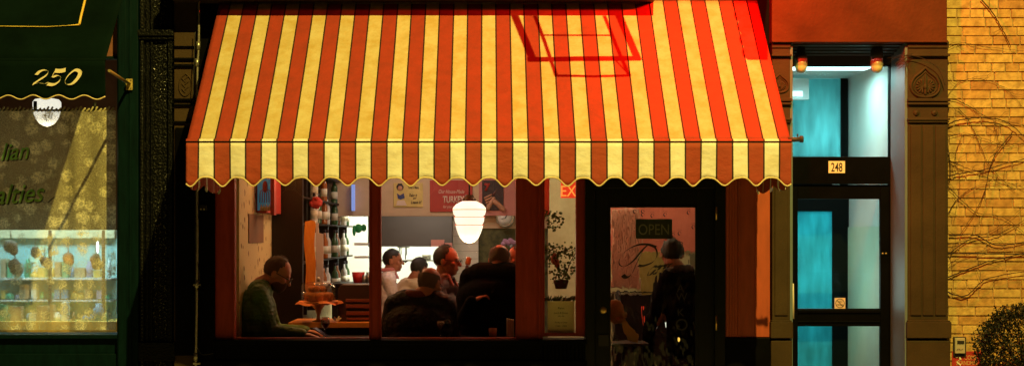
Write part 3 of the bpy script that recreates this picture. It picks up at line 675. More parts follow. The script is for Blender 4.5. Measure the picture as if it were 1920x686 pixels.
for (a,b,kd) in cols:
    ns=1 if kd=='s' else 3
    xs=[a+(b-a)*i/ns for i in range(ns+1)]
    gr=[[m.bm.verts.new(aw_pt(x,j/NT)) for j in range(NT+1)] for x in xs]
    for i in range(ns):
        for j in range(NT):
            f=m.bm.faces.new((gr[i][j],gr[i][j+1],gr[i+1][j+1],gr[i+1][j])); f.material_index=MI[kd]; f.smooth=True
bmesh.ops.remove_doubles(m.bm,verts=m.bm.verts,dist=.0004)
o=m.build('canopy',['c_red','c_cream','seam'],aw); sd=o.modifiers.new('s','SOLIDIFY'); sd.thickness=.003
vh=Z(270,YF)-Z(341,YF)
def scal(x): 
    q=((x-xr0)/per)%1.0; q=min(q,1-q)     # 0 at red centre (lowest)
    return .028*math.cos(2*math.pi*q)+.006*math.cos(4*math.pi*q)
def val_pt(x,t):
    zt=zbar-.012; zb=zbar-.012-vh-scal(x)*(1+.25*noise.noise(Vector((round((x-xr0)/per)*1.7,3,0))))-.006*noise.noise(Vector((x*4,1,0)))
    wob=(.012*math.sin(x*13.5)+.022*noise.noise(Vector((x*3.1,5,0)))+.006*math.cos(2*math.pi*(x-xr0)/per))*t
    return Vector((x,YF-.018+wob,zt+(zb-zt)*t))
m=MB()
for (a,b,kd) in cols:
    ns=1 if kd=='s' else 6
    xs=[a+(b-a)*i/ns for i in range(ns+1)]
    gr=[[m.bm.verts.new(val_pt(x,j/8)) for j in range(9)] for x in xs]
    for i in range(ns):
        for j in range(8):
            f=m.bm.faces.new((gr[i][j],gr[i][j+1],gr[i+1][j+1],gr[i+1][j])); f.material_index=MI[kd]; f.smooth=True
bmesh.ops.remove_doubles(m.bm,verts=m.bm.verts,dist=.0004)
o=m.build('valance',['c_red_v','c_cream_v','seam'],aw); sd=o.modifiers.new('s','SOLIDIFY'); sd.thickness=.003
n=380
m=MB(); m.tube([val_pt(XA0+(XA1-XA0)*i/n,1) for i in range(n+1)],.0055,6); m.build('piping','piping',aw)
m=MB(); m.tube([(XA0,YF-.004,zbar-.004),(XA1,YF-.004,zbar-.004)],.015,10); m.build('front_bar','rust',aw)
# hem flap over the bar
m=MB()
for (a,b,kd) in cols:
    gr=[[m.bm.verts.new((x,YF-.004-.021*math.cos(R(q)),zbar-.004+.021*math.sin(R(q)))) for q in (100,70,40,10)] for x in (a,b)]
    for j in range(3):
        f=m.bm.faces.new((gr[0][j],gr[0][j+1],gr[1][j+1],gr[1][j])); f.material_index=MI[kd]; f.smooth=True
o=m.build('hem',['c_red','c_cream_v','seam'],aw)
m=MB(); m.tube([(XA1-.02,YF,zbar+.01),(XA1+.075,YF,zbar+.014)],[.016,.016],12); m.lathe([(0,0),(.022,0),(.024,.02),(.017,.024),(0,.024)],(XA1+.06,YF,zbar+.014),14,'x'); m.tube([(XA1+.045,YF,zbar+.03),(XA1+.045,YF,zbar+.05)],.005,6); m.build('bar_end','rust',aw)
# side returns with scalloped bottoms
for sx,xx,nm in ((1,XA0+.004,'left'),(-1,XA1-.004,'right')):
    m=MB(); n=44
    for i in range(n):
        t0,t1=i/n,(i+1)/n
        q=[]
        for t in (t0,t1):
            top=aw_pt(xx,t)-Vector((0,0,.006)); yb=top.y
            amp=abs(math.sin(yb*math.pi/.2))*.05
            bot=Vector((xx+sx*(.012+.02*math.sin(yb*23)),yb,zbar-vh-.02-amp)); q.append((top,bot))
        f=m.bm.faces.new([m.bm.verts.new(v) for v in (q[0][0],q[0][1],q[1][1],q[1][0])]); f.material_index=0 if (i//5)%2 else 1
    o=m.build('side_valance',['c_red_v','c_cream_v'],aw); sd=o.modifiers.new('s','SOLIDIFY'); sd.thickness=.003
m=MB()
for xx in (XA0+.08,XA1-.08,0):
    m.tube([(xx,.02,zbar+.1),(xx,YF+.02,zbar)],.011,8)
m.build('support_arm','rust',aw)
# top roller housing
m=MB(); m.box(XA0+.0,XA1-.0,-.028,.02,ztop-.0,ztop+.05); m.build('head_rail','rust',aw)
m=MB(); m.tube([(XA0+.03,-.065,ztop-.030),(XA1-.9,-.065,ztop-.030)],.003,6); m.build('head_cord','steel',aw)
# ================================================================== LEFT: 250 SHOP
sb=thing('shop_building','dark green painted shop front with lace curtained window, left of the restaurant','shop',(X(60),0,0))
XW0=X(-260)
m=MB(); m.box(X(223),X(262),-.06,.3,0,ZT); m.build('pilaster','greenpaint',sb,bevel=.005,label='dark green painted corner post')
m=MB(); m.box(X(226),X(240),-.075,-.06,0.2,ZT); m.box(X(246),X(250),-.07,-.06,.2,ZT); m.build('pilaster_moulding','greenpaint',sb,bevel=.003)
m=MB(); m.box(XW0,X(223),.0,.3,0,Z(634)); m.box(XW0,X(223)-.003,-.03,.0,0,Z(662)); m.build('bulkhead','greenpaint',sb,bevel=.005)
m=MB(); m.box(XW0,X(224),-.05,.25,Z(634)+.002,Z(626)); m.build('window_sill','greenpaint',sb,bevel=.004)
m=MB(); m.box(XW0,X(223),.05,.3,Z(105),ZT); m.build('wall',mat('old_brick_red',(.20,.075,.04),.8,bump=.5,bscale=30,var=.3),sb)
m=MB(); k=1/S
m.box(X(217.5),X(222.6),.03,.12,Z(626),Z(105)); m.box(XW0,X(217.5),.03,.12,Z(110),Z(105)); wf=m.build('window','greenpaint',sb,bevel=.003)
m=MB(); m.box(XW0,X(218.5),.06,.066,Z(627),Z(109)); m.build('pane','pane',wf)
# interior of the shop
M['shopdark']=mat('shop_interior_brown',(.16,.07,.03),.8,var=.2)
m=MB(); m.box(XW0-.1,X(262)-.02,3.2,3.3,0,3.4); m.build('interior_wall','shopdark',sb,label='brown back wall of the shop')
m=MB(); m.box(X(224)+.02,X(224)+.06,.31,3.2,0,3.4); m.build('interior_wall','shopdark',sb,label='brown side wall of the shop')
m=MB(); m.box(XW0-.1,XW0,.31,3.2,0,3.4); m.build('interior_wall','shopdark',sb,label='far left side wall of the shop')
m=MB(); m.box(XW0-.1,X(250),.31,3.3,3.4,3.5); m.build('ceiling','ceil',sb)
m=MB(); m.box(XW0-.1,X(250),.30,3.3,-.1,-.005); m.build('floor','floor',sb)
# lace curtain
def lace():
    m=bpy.data.materials.new('lace'); m.use_nodes=True; nt=m.node_tree; nt.nodes.clear(); N=nt.nodes.new; L=nt.links.new
    out=N('ShaderNodeOutputMaterial'); mx=N('ShaderNodeMixShader'); tr=N('ShaderNodeBsdfTransparent')
    df=N('ShaderNodeAddShader'); d1=N('ShaderNodeBsdfDiffuse'); d1.inputs[0].default_value=(.80,.73,.50,1); d2=N('ShaderNodeBsdfTranslucent'); d2.inputs[0].default_value=(.20,.18,.10,1); L(d1.outputs[0],df.inputs[0]); L(d2.outputs[0],df.inputs[1])
    tc=N('ShaderNodeTexCoord'); mp=N('ShaderNodeMapping'); mp.inputs['Scale'].default_value=(1,0,1); L(tc.outputs['Object'],mp.inputs[0])
    # warp
    nz=N('ShaderNodeTexNoise'); nz.inputs['Scale'].default_value=26; L(mp.outputs[0],nz.inputs['Vector'])
    vm=N('ShaderNodeVectorMath'); vm.operation='MULTIPLY_ADD'; vm.inputs[1].default_value=(.06,0,.06); L(nz.outputs['Color'],vm.inputs[0]); L(mp.outputs[0],vm.inputs[2])
    v=N('ShaderNodeTexVoronoi'); v.inputs['Scale'].default_value=8.5; v.inputs['Randomness'].default_value=.6; L(vm.outputs[0],v.inputs['Vector'])
    # flower mask
    r=N('ShaderNodeValToRGB'); r.color_ramp.elements[0].position=.56; r.color_ramp.elements[0].color=(1,1,1,1); r.color_ramp.elements[1].position=.70; r.color_ramp.elements[1].color=(0,0,0,1); nq=N('ShaderNodeTexNoise'); nq.inputs['Scale'].default_value=55; nq.inputs['Detail'].default_value=4; L(mp.outputs[0],nq.inputs['Vector']); ma=N('ShaderNodeMath'); ma.operation='MULTIPLY_ADD'; ma.inputs[1].default_value=.45; L(nq.outputs['Fac'],ma.inputs[0]); L(v.outputs['Distance'],ma.inputs[2]); L(ma.outputs[0],r.inputs[0])
    v2=N('ShaderNodeTexVoronoi'); v2.inputs['Scale'].default_value=42; v2.feature='DISTANCE_TO_EDGE'; L(vm.outputs[0],v2.inputs['Vector'])
    r2=N('ShaderNodeValToRGB'); r2.color_ramp.elements[0].position=.02; r2.color_ramp.elements[0].color=(1,1,1,1); r2.color_ramp.elements[1].position=.14; r2.color_ramp.elements[1].color=(.50,.50,.50,1); L(v2.outputs['Distance'],r2.inputs[0])
    v3=N('ShaderNodeTexVoronoi'); v3.inputs['Scale'].default_value=130; v3.feature='DISTANCE_TO_EDGE'; L(mp.outputs[0],v3.inputs['Vector'])
    r3=N('ShaderNodeValToRGB'); r3.color_ramp.elements[0].position=.05; r3.color_ramp.elements[0].color=(.5,.5,.5,1); r3.color_ramp.elements[1].position=.2; r3.color_ramp.elements[1].color=(.17,.17,.17,1); L(v3.outputs['Distance'],r3.inputs[0])
    m1=N('ShaderNodeMix'); m1.data_type='FLOAT'; L(r.outputs[0],m1.inputs[0]); L(r3.outputs[0],m1.inputs[2]); L(r2.outputs[0],m1.inputs[3])
    L(m1.outputs[0],mx.inputs[0]); L(tr.outputs[0],mx.inputs[1]); L(df.outputs[0],mx.inputs[2]); L(mx.outputs[0],out.inputs[0]); return m
t=thing('lace_curtain','pale floral lace curtain hanging behind the shop window','curtain',(X(100,.2),.2,Z(207,.2)))
m=MB(); n=120; xa,xb_=XW0,X(216,.2)
gr=[]
for i in range(n+1):
    x=xa+(xb_-xa)*i/n; yy=.20+.014*math.sin(x*34)+.01*math.sin(x*13+1)
    gr.append([m.bm.verts.new((x,yy,z)) for z in (Z(618,.2),Z(500,.2),Z(350,.2),Z(207,.2))])
for i in range(n):
    for j in range(3):
        f=m.bm.faces.new((gr[i][j],gr[i+1][j],gr[i+1][j+1],gr[i][j+1])); f.smooth=True
m.build('lace',lace(),t,fix=False)
m=MB(); m.tube([(xa,.20,Z(207,.2)),(X(181,.2),.20,Z(207,.2))],.008,8); m.tube([P(178,207,.2),P(178,193,.2)],.014,6); m.tube([P(66,207,.2),P(66,190,.2)],.014,6); m.build('rod','black',t)
m=MB()
for i in range(60):
    x=xa+(xb_-xa)*i/60; m.cap((x,.195,Z(209,.2)),(x+.018,.195,Z(203+2*math.sin(i*1.7),.2)),.006,.008,6)
m.build('ruffle',mat('ruffle_lace',(.6,.52,.3),.8),t)
gl2=mat('lit_opal_glass_shop',(.9,.9,.85),.3,emis=(1,.97,.85),es=.9)
pendant('white lit pendant lamp above the lace curtain in the shop window',88,186,.9,[(12,-1),(22,1),(26,6),(26,16),(24,28),(20,38),(14,46),(7,50),(0,52)],gl2,3.4,8,(1,.80,.5),9)
# made-up goods display behind lace, standing in for street reflections in the window
yb=1.7
t=thing('mock_display_case','made-up display case with pale blue back, standing in for street reflections','display case',P(110,618,yb))
m=MB(); m.box(X(-100,yb),X(219,yb),yb,yb+.04,Z(640,yb),Z(432,yb)); m.build('back_panel',mat('pale_cyan_board',(.30,.62,.66),.6,col2=(.55,.70,.62),vscale=2.2),t)
m=MB(); m.box(X(-100,yb-.45),X(222,yb-.45),yb-.5,yb-.02,Z(640,yb-.5),Z(602,yb-.5)); m.build('counter',mat('yellow_counter',(.75,.48,.10),.6,var=.15,vscale=9),t,bevel=.004)
for z_ in (520,560):
    m=MB(); m.box(X(-100,yb),X(219,yb),yb-.22,yb-.003,Z(z_+3,yb),Z(z_,yb)); m.build('shelf','white',t)
m=MB(); m.box(X(-100,yb),X(219,yb),yb-.08,yb-.002,Z(446,yb),Z(431,yb)); m.build('valance_board',mat('pale_board',(.72,.62,.38),.6),t)
for a in (108,206):
    m=MB(); m.box(X(a,yb),X(a+4,yb),yb-.28,yb-.24,Z(602,yb),Z(432,yb)); m.build('post','pdark',t)
rnd=random.Random(11)
gcols=[('white',(.75,.78,.74)),('blue',(.12,.30,.50)),('yellow',(.70,.50,.12)),('violet',(.38,.36,.55)),('green',(.10,.40,.22)),('tan',(.45,.32,.18))]
gm=[mat('goods_'+c[0],c[1],.5) for c in gcols]
row=['lower','middle','upper']
for ri,zp in enumerate((602,560,520)):
    for i in range(14):
        a=6+i*15+rnd.uniform(-5,5); ci=rnd.randrange(6); h=rnd.choice((rnd.uniform(8,18),rnd.uniform(16,36))); wd=rnd.uniform(3,10); yv=yb-.14 if ri else yb-.38
        m=MB(); kz=(D+yv)/F
        if rnd.random()<.5: m.lathe([(0,0),(wd*kz,0),(wd*kz,h*.7*kz),(wd*.6*kz,h*.8*kz),(wd*.6*kz,h*kz),(0,h*kz)],P(a,zp-.5,yv),14); kind='jar'
        else: m.box(X(a-wd,yv),X(a+wd,yv),yv-.04,yv+.04,Z(zp-.5,yv),Z(zp-h,yv)); kind='box'
        if a>212: continue
        o=m.build('mock_grocery_'+kind,gm[ci]); ordn=['first','second','third','fourth','fifth','sixth','seventh','eighth','ninth','tenth','eleventh','twelfth','thirteenth','fourteenth'][i]
        tag(o,'%s stand-in grocery %s behind the lace, %s from left in %s row'%(gcols[ci][0],kind,ordn,row[ri]),kind,'stand-in groceries for the window reflections')
for i,(a,b,r_) in enumerate(((28,500,15),(66,472,9),(84,490,11),(128,484,11),(180,490,13),(20,462,14))):
    m=MB(); kz=(D+1.1)/F; m.ell(P(a,b,1.1),(r_*kz*(.7+.25*(i%2)),r_*kz*.7,r_*kz*(.85+.4*((i+1)%3)/2))); m.ell(P(a+r_*.4,b+r_*.5,1.1),(r_*kz*.6,r_*kz*.5,r_*kz*.7)); m.ell(P(a-r_*.35,b-r_*.3,1.1),(r_*kz*.55,r_*kz*.5,r_*kz*.6)); m.tube([P(a,b-r_,1.1),P(a,b-r_-16,1.1)],.004,6)
    simple('mock_cheese','dark rounded hanging provision, %s from left behind the lace'%['third','fourth','fifth','sixth','seventh','second'][i] if False else ['dark round made-up cheese low at far left behind the lace','small dark made-up cheese high behind the lace','dark made-up cheese left of the thin case post','dark made-up cheese right of the thin case post','large dark made-up cheese under the bright spot','wide dark made-up cheese at the upper left corner'][i],'cheese',m,mat('dark_rind_%d'%i,(.10,.06,.03),.7),group='made-up cheeses for the window reflections')
m=MB(); m.ell(P(183,463,1.3),(.012,.012,.055)); simple('bright_bulb','narrow bright white bulb high behind the lace','lamp',m,mat('bulb',(1,1,1),.3,emis=(.8,.95,1),es=3))
# window lettering
t=thing('window_lettering','green script lettering ending ian and alties on the shop window glass','lettering',P(40,380,.05))
yl=.050
M['gg']=frosted('green_gilt',(.55,1.0,.32)); M['gg'].node_tree.nodes['Mix Shader'].inputs[0].default_value=.55; [n for n in M['gg'].node_tree.nodes if n.type=='BSDF_DIFFUSE'][0].inputs[0].default_value=(.6,1,.35,1)
for wd_,cx_,cy_,h_ in (('lian',25,284,32),('alties',33,363,36)):
    text(wd_,'letter_shadow','black',cx_+2.2,cy_+2,h_,yl+.004,t,shear=.42,wfac=.86,off=.012,rotz=4)
    text(wd_,'word','gg',cx_,cy_,h_,yl-.001,t,shear=.42,wfac=.86,off=.006,rotz=4)
ms=MB(); pen(ms,[(78,377),(88,380),(96,374),(103,369)],yl+.004,3.6); ms.build('flourish','black',t)
# awning 250
YF2=-1.3; XB=(198-CX)/kf; XBl=XW0-.2
zb2=Z(113,YF2); zv2=Z(183,YF2)
ga=thing('green_awning','dark green canvas shop awning with gold line and the number 250','awning',(X(60),0,4.2))
m=MB(); n=60
def ga_pt(x,t): return Vector((x,YF2*t,4.27+(zb2-4.27)*t-.02*math.sin(math.pi*t)+.004*math.sin(x*7)*t))
gr=[[m.bm.verts.new(ga_pt(XBl+(XB-XBl)*i/n,j/14)) for j in range(15)] for i in range(n+1)]
for i in range(n):
    for j in range(14): m.bm.faces.new((gr[i][j],gr[i][j+1],gr[i+1][j+1],gr[i+1][j])).smooth=True
o=m.build('canopy','darkgreen',ga); sd=o.modifiers.new('s','SOLIDIFY'); sd.thickness=.003
# valance scallops: lows at px 40,137,.. spacing 97/2
def v2(x,t):
    px=CX+x*kf; q=(px-40)/47.5
    zb=zv2+.012*1-.014*math.cos(2*math.pi*q)*1.0
    zb=zv2-.014*math.cos(2*math.pi*q)
    return Vector((x,YF2-.012+.008*math.sin(x*9)*t,zb2-.006+(zb-zb2+.006)*t))
m=MB(); n=200
gr=[[m.bm.verts.new(v2(XBl+(XB-XBl)*i/n,j/6)) for j in range(7)] for i in range(n+1)]
for i in range(n):
    for j in range(6): m.bm.faces.new((gr[i][j],gr[i][j+1],gr[i+1][j+1],gr[i+1][j])).smooth=True
o=m.build('valance','darkgreen',ga); sd=o.modifiers.new('s','SOLIDIFY'); sd.thickness=.003
m=MB(); m.tube([v2(XBl+(XB-XBl)*i/n,1)+Vector((0,-.004,0)) for i in range(n+1)],.0045,6); m.build('piping','piping',ga)
m=MB(); m.tube([(XBl,YF2-.002,zb2),(XB,YF2-.002,zb2)],.010,8); m.build('front_bar','darkgreen',ga)
pts=[ga_pt(XB-.003,j/14)-Vector((0,0,.004)) for j in range(15)]+[v2(XB-.003,1)+Vector((0,.012,0)),Vector((XB-.003,0,zv2+.3))]

# gold line drawn on the slope
def onslope(px,py):
    lo,hi=0,1
    for _ in range(40):
        t=(lo+hi)/2; q=ga_pt(-3.2,t); pyq=CY-(q.z-HC)*F/(D+q.y)
        if pyq<py: lo=t
        else: hi=t
    q=ga_pt(-3.2,t); return Vector((X(px,q.y),q.y-.006,q.z+.008))
m=MB(); a=[onslope(149,49),onslope(153,30),onslope(158,10),onslope(164,-15)]
m.tube(a,.009,6); m.build('gold_line','gold',ga)
m=MB(); m.tube([onslope(-60,51),onslope(30,52.5),onslope(90,53),onslope(125,51),onslope(149,49)],[.002,.004,.003,.002,.005],6); m.build('gold_line','gold',ga)
yn=YF2-.026
m=MB(); z1=939/260
def zz(l): return [(a/z1,b/z1) for a,b in l]
pen(m,zz([(246,508),(270,484),(305,475),(326,486),(312,512),(262,545),(222,572)]),yn,4.2,ang=25,mt=.42)
pen(m,zz([(222,572),(262,563),(300,568),(328,558)]),yn,4.2,ang=60,mt=.42)
pen(m,zz([(444,474),(410,482),(372,480)]),yn,4.2,ang=70,mt=.42)
pen(m,zz([(374,480),(352,524),(385,512),(410,522),(402,550),(365,574),(322,570)]),yn,4.2,ang=25,mt=.42)
pen(m,zz([(534,480),(505,477),(462,512),(440,552),(455,573),(492,566),(530,525),(542,492),(530,479)]),yn,4.2,ang=25,mt=.42)
m.build('number_lettering','cream',ga)
# bracket rod and wall plate
t=thing('awning_bracket','rusty yellow wall bracket and rod holding the green awning','bracket',P(242,158,-.08))
m=MB(); m.tube([P(243,158,-.09),Vector((XB+.0,YF2+.1,Z(133,YF2+.1)))],.011,8); m.build('rod',mat('yellowed_steel',(.30,.24,.10),.5,metal=.3),t)
m=MB(); m.pbox(236,248,148,169,-.095,-.076); m.lathe([(0,-.03),(.016,-.03),(.018,0),(0,0)],P(241,158,-.095),14,'y'); m.build('plate',mat('brass_plate',(.55,.42,.12),.5,metal=.3,var=.3,vscale=40),t,bevel=.003)
m=MB()
for a,b in ((238.5,151),(245.5,151),(238.5,166),(245.5,166)): m.lathe([(0,-.004),(.004,-.004),(.004,0)],P(a,b,-.0955),8,'y')
m.build('bolt','black',t)
# ================================================================== IRON COLUMN + BROWN PILASTER
ic=thing('iron_column','glossy black cast iron column with embossed scrollwork between the shops','column',(X(293),0,0))
m=MB(); m.box(X(262.5),X(327),0,.3,0,ZT); m.build('shaft','iron',ic)
m=MB(); m.box(X(264),X(271),-.03,0,0,ZT); m.box(X(283),X(287),-.022,0,0,ZT); m.box(X(316),X(324),-.03,0,0,ZT); m.box(X(274),X(279),-.015,0,0,ZT); m.build('moulding','iron',ic,bevel=.004)
m=MB(); rnd=random.Random(5)
for row_ in range(150):
    zc_=.2+row_*.028
    for px in (292,301,310):
        x=X(px+rnd.uniform(-2,2)); z=zc_+rnd.uniform(-.01,.01); a0=rnd.uniform(0,6.3); r_=rnd.uniform(.007,.014); dr_=rnd.choice((-1,1))
        m.tube([(x+r_*(1-.1*q)*math.cos(a0+dr_*q*.8),-.003-.002*q,z+r_*(1-.1*q)*math.sin(a0+dr_*q*.8)) for q in range(6)],[.0015,.003,.004,.0045,.004,.002],5)
    if row_%1==0: m.ell((X(268),-.032,zc_),(.006,.005,.009),n=5)
m.build('scrollwork',mat('glossy_iron',(.03,.032,.024),.16,spec=.8),ic)
m=MB(); m.box(X(260),X(328),-.06,.0,Z(70),Z(58)); m.box(X(262),X(327),-.045,0,Z(76),Z(70)); m.box(X(256),X(330),-.05,0,Z(675),Z(640)); m.build('collar','iron',ic,bevel=.006)
def pilaster(name,label,px0,px1,y0,panels,lower_y):
    t=thing(name,label,'pilaster',(X((px0+px1)/2),y0,0)); w_=px1-px0; c=(px0+px1)/2
    m=MB(); m.box(X(px0+2),X(px1-2),y0,.3,Z(600),ZT-1.0 if False else Z(80)); m.build('shaft','brownpaint',t,bevel=.004)
    for e_,th_,za,zb_ in ((1,.012,92,80),(0,.03,108,104),(0,.034,192,186),(0,.025,198,194),(0,.03,227,223),(1,.02,231,228)):
        m=MB(); m.box(X(px0+e_),X(px1-e_),y0-th_,y0,Z(za),Z(zb_)); m.build('capital_moulding','brownpaint',t,bevel=.004)
    m=MB(); 
    gap=w_/4
    nfl=3 if w_>60 else 1
    for i in range(nfl):
        a=px0+5+(w_-10)*i/nfl+1.5; b=px0+5+(w_-10)*(i+1)/nfl-1.5; m.box(X(a),X(b),y0-.012,y0,Z(590),Z(236))
    m.build('fluting','brownpaint',t,bevel=.005)
    m=MB(); m.box(X(px0-2),X(px1+2),y0-.035,.3,Z(632),Z(602)); m.box(X(px0-1),X(px1+1),y0-.02,.3,0,Z(637)); m.box(X(px0),X(px1),y0-.03,.3,Z(602),Z(599)); m.build('plinth','brownpaint',t,bevel=.005)
    return t
def rosette(t,px,py,y0,r=.022):
    m=MB(); m.lathe([(0,-.022),(.005,-.020),(.008,-.012),(.013,-.014),(r,-.006),(r*1.1,0)],P(px,py,y0),18,'y'); m.build('rosette','brownpaint',t)
def heart(t,c,py,y0,s=1.0):
    m=MB()
    # spade shaped moulded rim
    out=[(0,-33),(9,-24),(21,-14),(27,0),(24,12),(14,20),(0,22),(-14,20),(-24,12),(-27,0),(-21,-14),(-9,-24)]
    q=crom(out+[out[0]],4)[:-1]
    m.tube([P(c+a*s,py+b*s,y0-.004) for a,b in q],.011*s,8,closed=True)
    m.tube([P(c+a*s*.8,py+1+b*s*.8,y0-.002) for a,b in q],.006*s,6,closed=True)
    for sx in (-1,1):
        for i in range(7):
            a=R(-80+i*28); l=11*s
            m.cap(P(c+sx*5*s,py+2*s,y0-.004),P(c+sx*(5*s+l*math.cos(a)),py+2*s+l*math.sin(a),y0-.004),.004*s,.009*s,8)
    m.cap(P(c,py-22*s,y0-.006),P(c,py+16*s,y0-.006),.004*s,.013*s,8); m.ell(P(c,py+3*s,y0-.012),(.014*s,.010,.02*s))
    m.build('palmette','brownpaint',t)
pr=pilaster('pilaster','tall brown painted pilaster with heart shaped palmette right of door 248',1697,1776,-.05,0,0)
heart(pr,1735,160,-.05); rosette(pr,1718,212,-.05); rosette(pr,1752,212,-.05)
plf=pilaster('pilaster','narrow brown painted pilaster left of door 248 beside the awning end',1443.5,1481,-.05,0,0)
heart(plf,1462,160,-.05,.62)
pb=thing('pilaster','dim brown panelled pilaster behind the pipe, left of the striped awning','pilaster',(X(348),0,0))
m=MB(); m.box(X(328),X(370.5),-.03,.3,0,ZT); m.build('shaft','brownpaint',pb,bevel=.004)
m=MB()
for a,b in ((88,90),(110,114),(122,127),(186,190),(196,200),(228,232)): m.box(X(328),X(370.5),-.055,-.03,Z(b),Z(a))
m.box(X(331),X(367),-.05,-.03,Z(665),Z(240)-.0); m.build('moulding','blackpaint',pb,bevel=.004)
m=MB(); q=crom([(348,138),(358,150),(356,172),(346,180),(337,170),(338,150),(348,138)],6)[:-1]; m.tube([P(a,b,-.034) for a,b in q],.006,6,closed=True)
for i in range(6): m.cap(P(347,174-i*5,-.033),P(342+(i%2)*11,168-i*5,-.034),.004,.006,6)
m.build('cartouche','brownpaint',pb)
# pipe + conduit
t=thing('conduit_pipe','thin grey steel conduit running down the wall left of the awning','pipe',(X(368),-.08,0))
q=[(373,-20),(373,60),(372,95),(370,140),(369,300),(370,420),(369,560),(367,700),(367,850)]
m=MB(); m.tube([P(a,b,-.085) for a,b in crom(q,4)],.0095,10); m.build('tube','steel',t)
for (a,z_) in ((372,86),(369.5,118),(369,532),(367,668)):
    m=MB(); m.lathe([(0,-.03),(.015,-.03),(.016,.03),(0,.03)],P(a,z_,-.085),14); m.build('coupling','steel',t)
for z_ in (534,681):
    m=MB(); m.pbox(362,375,z_-1.5,z_+1.5,-.1,-.05); m.build('clamp','steel',t)
m=MB(); m.tube([P(a,b,-.09) for a,b in crom([(366,60),(364,120),(362,200),(366,330),(372,400),(366,430),(369,480),(374,520),(368,560),(366,640),(372,655),(380,664),(400,662)],6)],.0035,6); o=simple('black_cable','thin black cable looping around the grey conduit','cable',m,'black')
t=thing('junction_box','small black junction box under the awning corner by the conduit','junction box',P(380,392,-.06))
m=MB(); m.pbox(374,387,384,394,-.06,-.016); m.build('body','black',t,bevel=.003)
m=MB(); m.lathe([(0,-.02),(.006,-.02),(.006,0)],P(377,392,-.06),8,'y'); m.lathe([(0,-.02),(.006,-.02),(.006,0)],P(383,392,-.06),8,'y'); m.build('knob','steel',t)
# ================================================================== 248 ENTRANCE
eb=thing('entrance_building','brown painted apartment entrance with glass door numbered 248, right of the restaurant','building entrance',(X(1590),0,0))
zl=Z(80,-.08)
m=MB(); m.box(X(1443.5),X(1770),-.08,.34,zl,ZT); m.build('lintel','stucco',eb,bevel=.006)
m=MB(); m.box(X(1443.5),X(1771),-.092,-.081,zl,zl+.004+.012); m.build('lintel_moulding','stucco',eb,bevel=.004)
yr=.34
M['soffitdark']=mat('dark_soffit_paint',(.035,.028,.022),.5)
XJ0,XJ1=X(1484),X(1693.5)
m=MB(); m.box(XJ0,X(1660,.34),.345,.42,Z(122,yr),zl); m.box(X(1660,.34),XJ1,.345,.42,Z(122,yr),zl)
m.build('transom_head','soffitdark',eb)
m=MB()
for i in range(4): m.box(XJ0,XJ1,.02+i*.08,.07+i*.08,zl-.012-i*.014,zl-.001-0*i)
m.build('soffit_moulding','soffitdark',eb,bevel=.003)
M['reveal']=mat('blue_grey_reveal',(.13,.17,.18),.5,bump=.1,var=.1)
m=MB(); m.box(XJ1,XJ1+.02,-.045,.40,0,zl-.003); m.build('jamb','reveal',eb); 
m=MB(); m.box(XJ0-.02,XJ0,-.045,.40,0,zl-.003); m.build('jamb','reveal',eb)
yF=.36
# door frame: transom + door
m=MB(); x0,x1=X(1476,yF),X(1683,yF)
m.pbox(1470,1484,122,900,yF,yF+.06); m.pbox(1668,1700,122,900,yF,yF+.06); m.box(X(1484,yF),X(1668,yF),yF-.01,yF+.06,Z(345,yF),Z(294,yF)); m.box(X(1484,yF),X(1668,yF),yF,yF+.06,Z(122,yF)-.01,Z(118,yF))
fr=m.build('door_frame','blackpaint',eb,bevel=.003)
p=MB(); p.pbox(1480,1670,120,296,yF+.03,yF+.036); p.build('transom_pane',mat('cool_glass',(.9,.95,.95),0) if False else glassmat('transom_glass',(.93,.98,.98),.05),fr)
yD=yF+.012
m=MB(); m.pbox(1484.5,1496,346,900,yD,yD+.045); m.pbox(1651,1667.5,346,900,yD,yD+.045); m.pbox(1496,1651,346,373,yD+.001,yD+.044); m.pbox(1496,1651,578,611,yD+.001,yD+.044); m.pbox(1496,1651,860,900,yD+.001,yD+.044)
dd=m.build('door','blackpaint',eb,bevel=.003)
m=MB(); m.pbox(1494,1653,371,580,yD+.02,yD+.026); m.build('pane',glassmat('door_glass_cool',(.92,.97,.97),.05),dd)
m=MB(); m.pbox(1494,1653,609,862,yD+.02,yD+.026); m.build('pane',glassmat('door_glass_low',(.92,.97,.97),.05),dd)
m=MB(); m.pbox(1496,1651,581,586,yD-.012,yD); m.pbox(1496,1651,601,604,yD-.008,yD); m.build('rail_moulding','blackpaint',dd,bevel=.002)
m=MB(); m.tube([P(1486.5,531,yD-.035),P(1487.5,597,yD-.035)],.009,8); m.tube([P(1487,540,yD-.035),P(1487,540,yD)],.006,6); m.tube([P(1487,590,yD-.035),P(1487,590,yD)],.006,6); m.build('pull_handle',mat('worn_white_handle',(.7,.6,.4),.5),dd)
m=MB(); m.lathe([(0,-.01),(.008,-.01),(.009,0)],P(1655,475,yD-.001),10,'y'); m.lathe([(0,-.01),(.008,-.01),(.009,0)],P(1661,475,yD-.001),10,'y'); m.build('lock','brass',dd)
t=thing('number_plate','cream number plate reading 248 over the glass door','sign',P(1569,325,yF-.02))
m=MB(); m.pbox(1553.5,1584.5,302,324.5,yF-.016,yF-.011); m.build('plate','cream',t,bevel=.001)
text('248','lettering','black',1569,313.5,17,yF-.0165,t,wfac=.62,off=.012)
t=thing('door_sticker','small white no entry style sticker at the bottom of the door glass','sticker',P(1575,577,yD+.015))
m=MB(); m.pbox(1565,1585,558,578,yD+.010,yD+.014); m.build('sheet','plite',t)
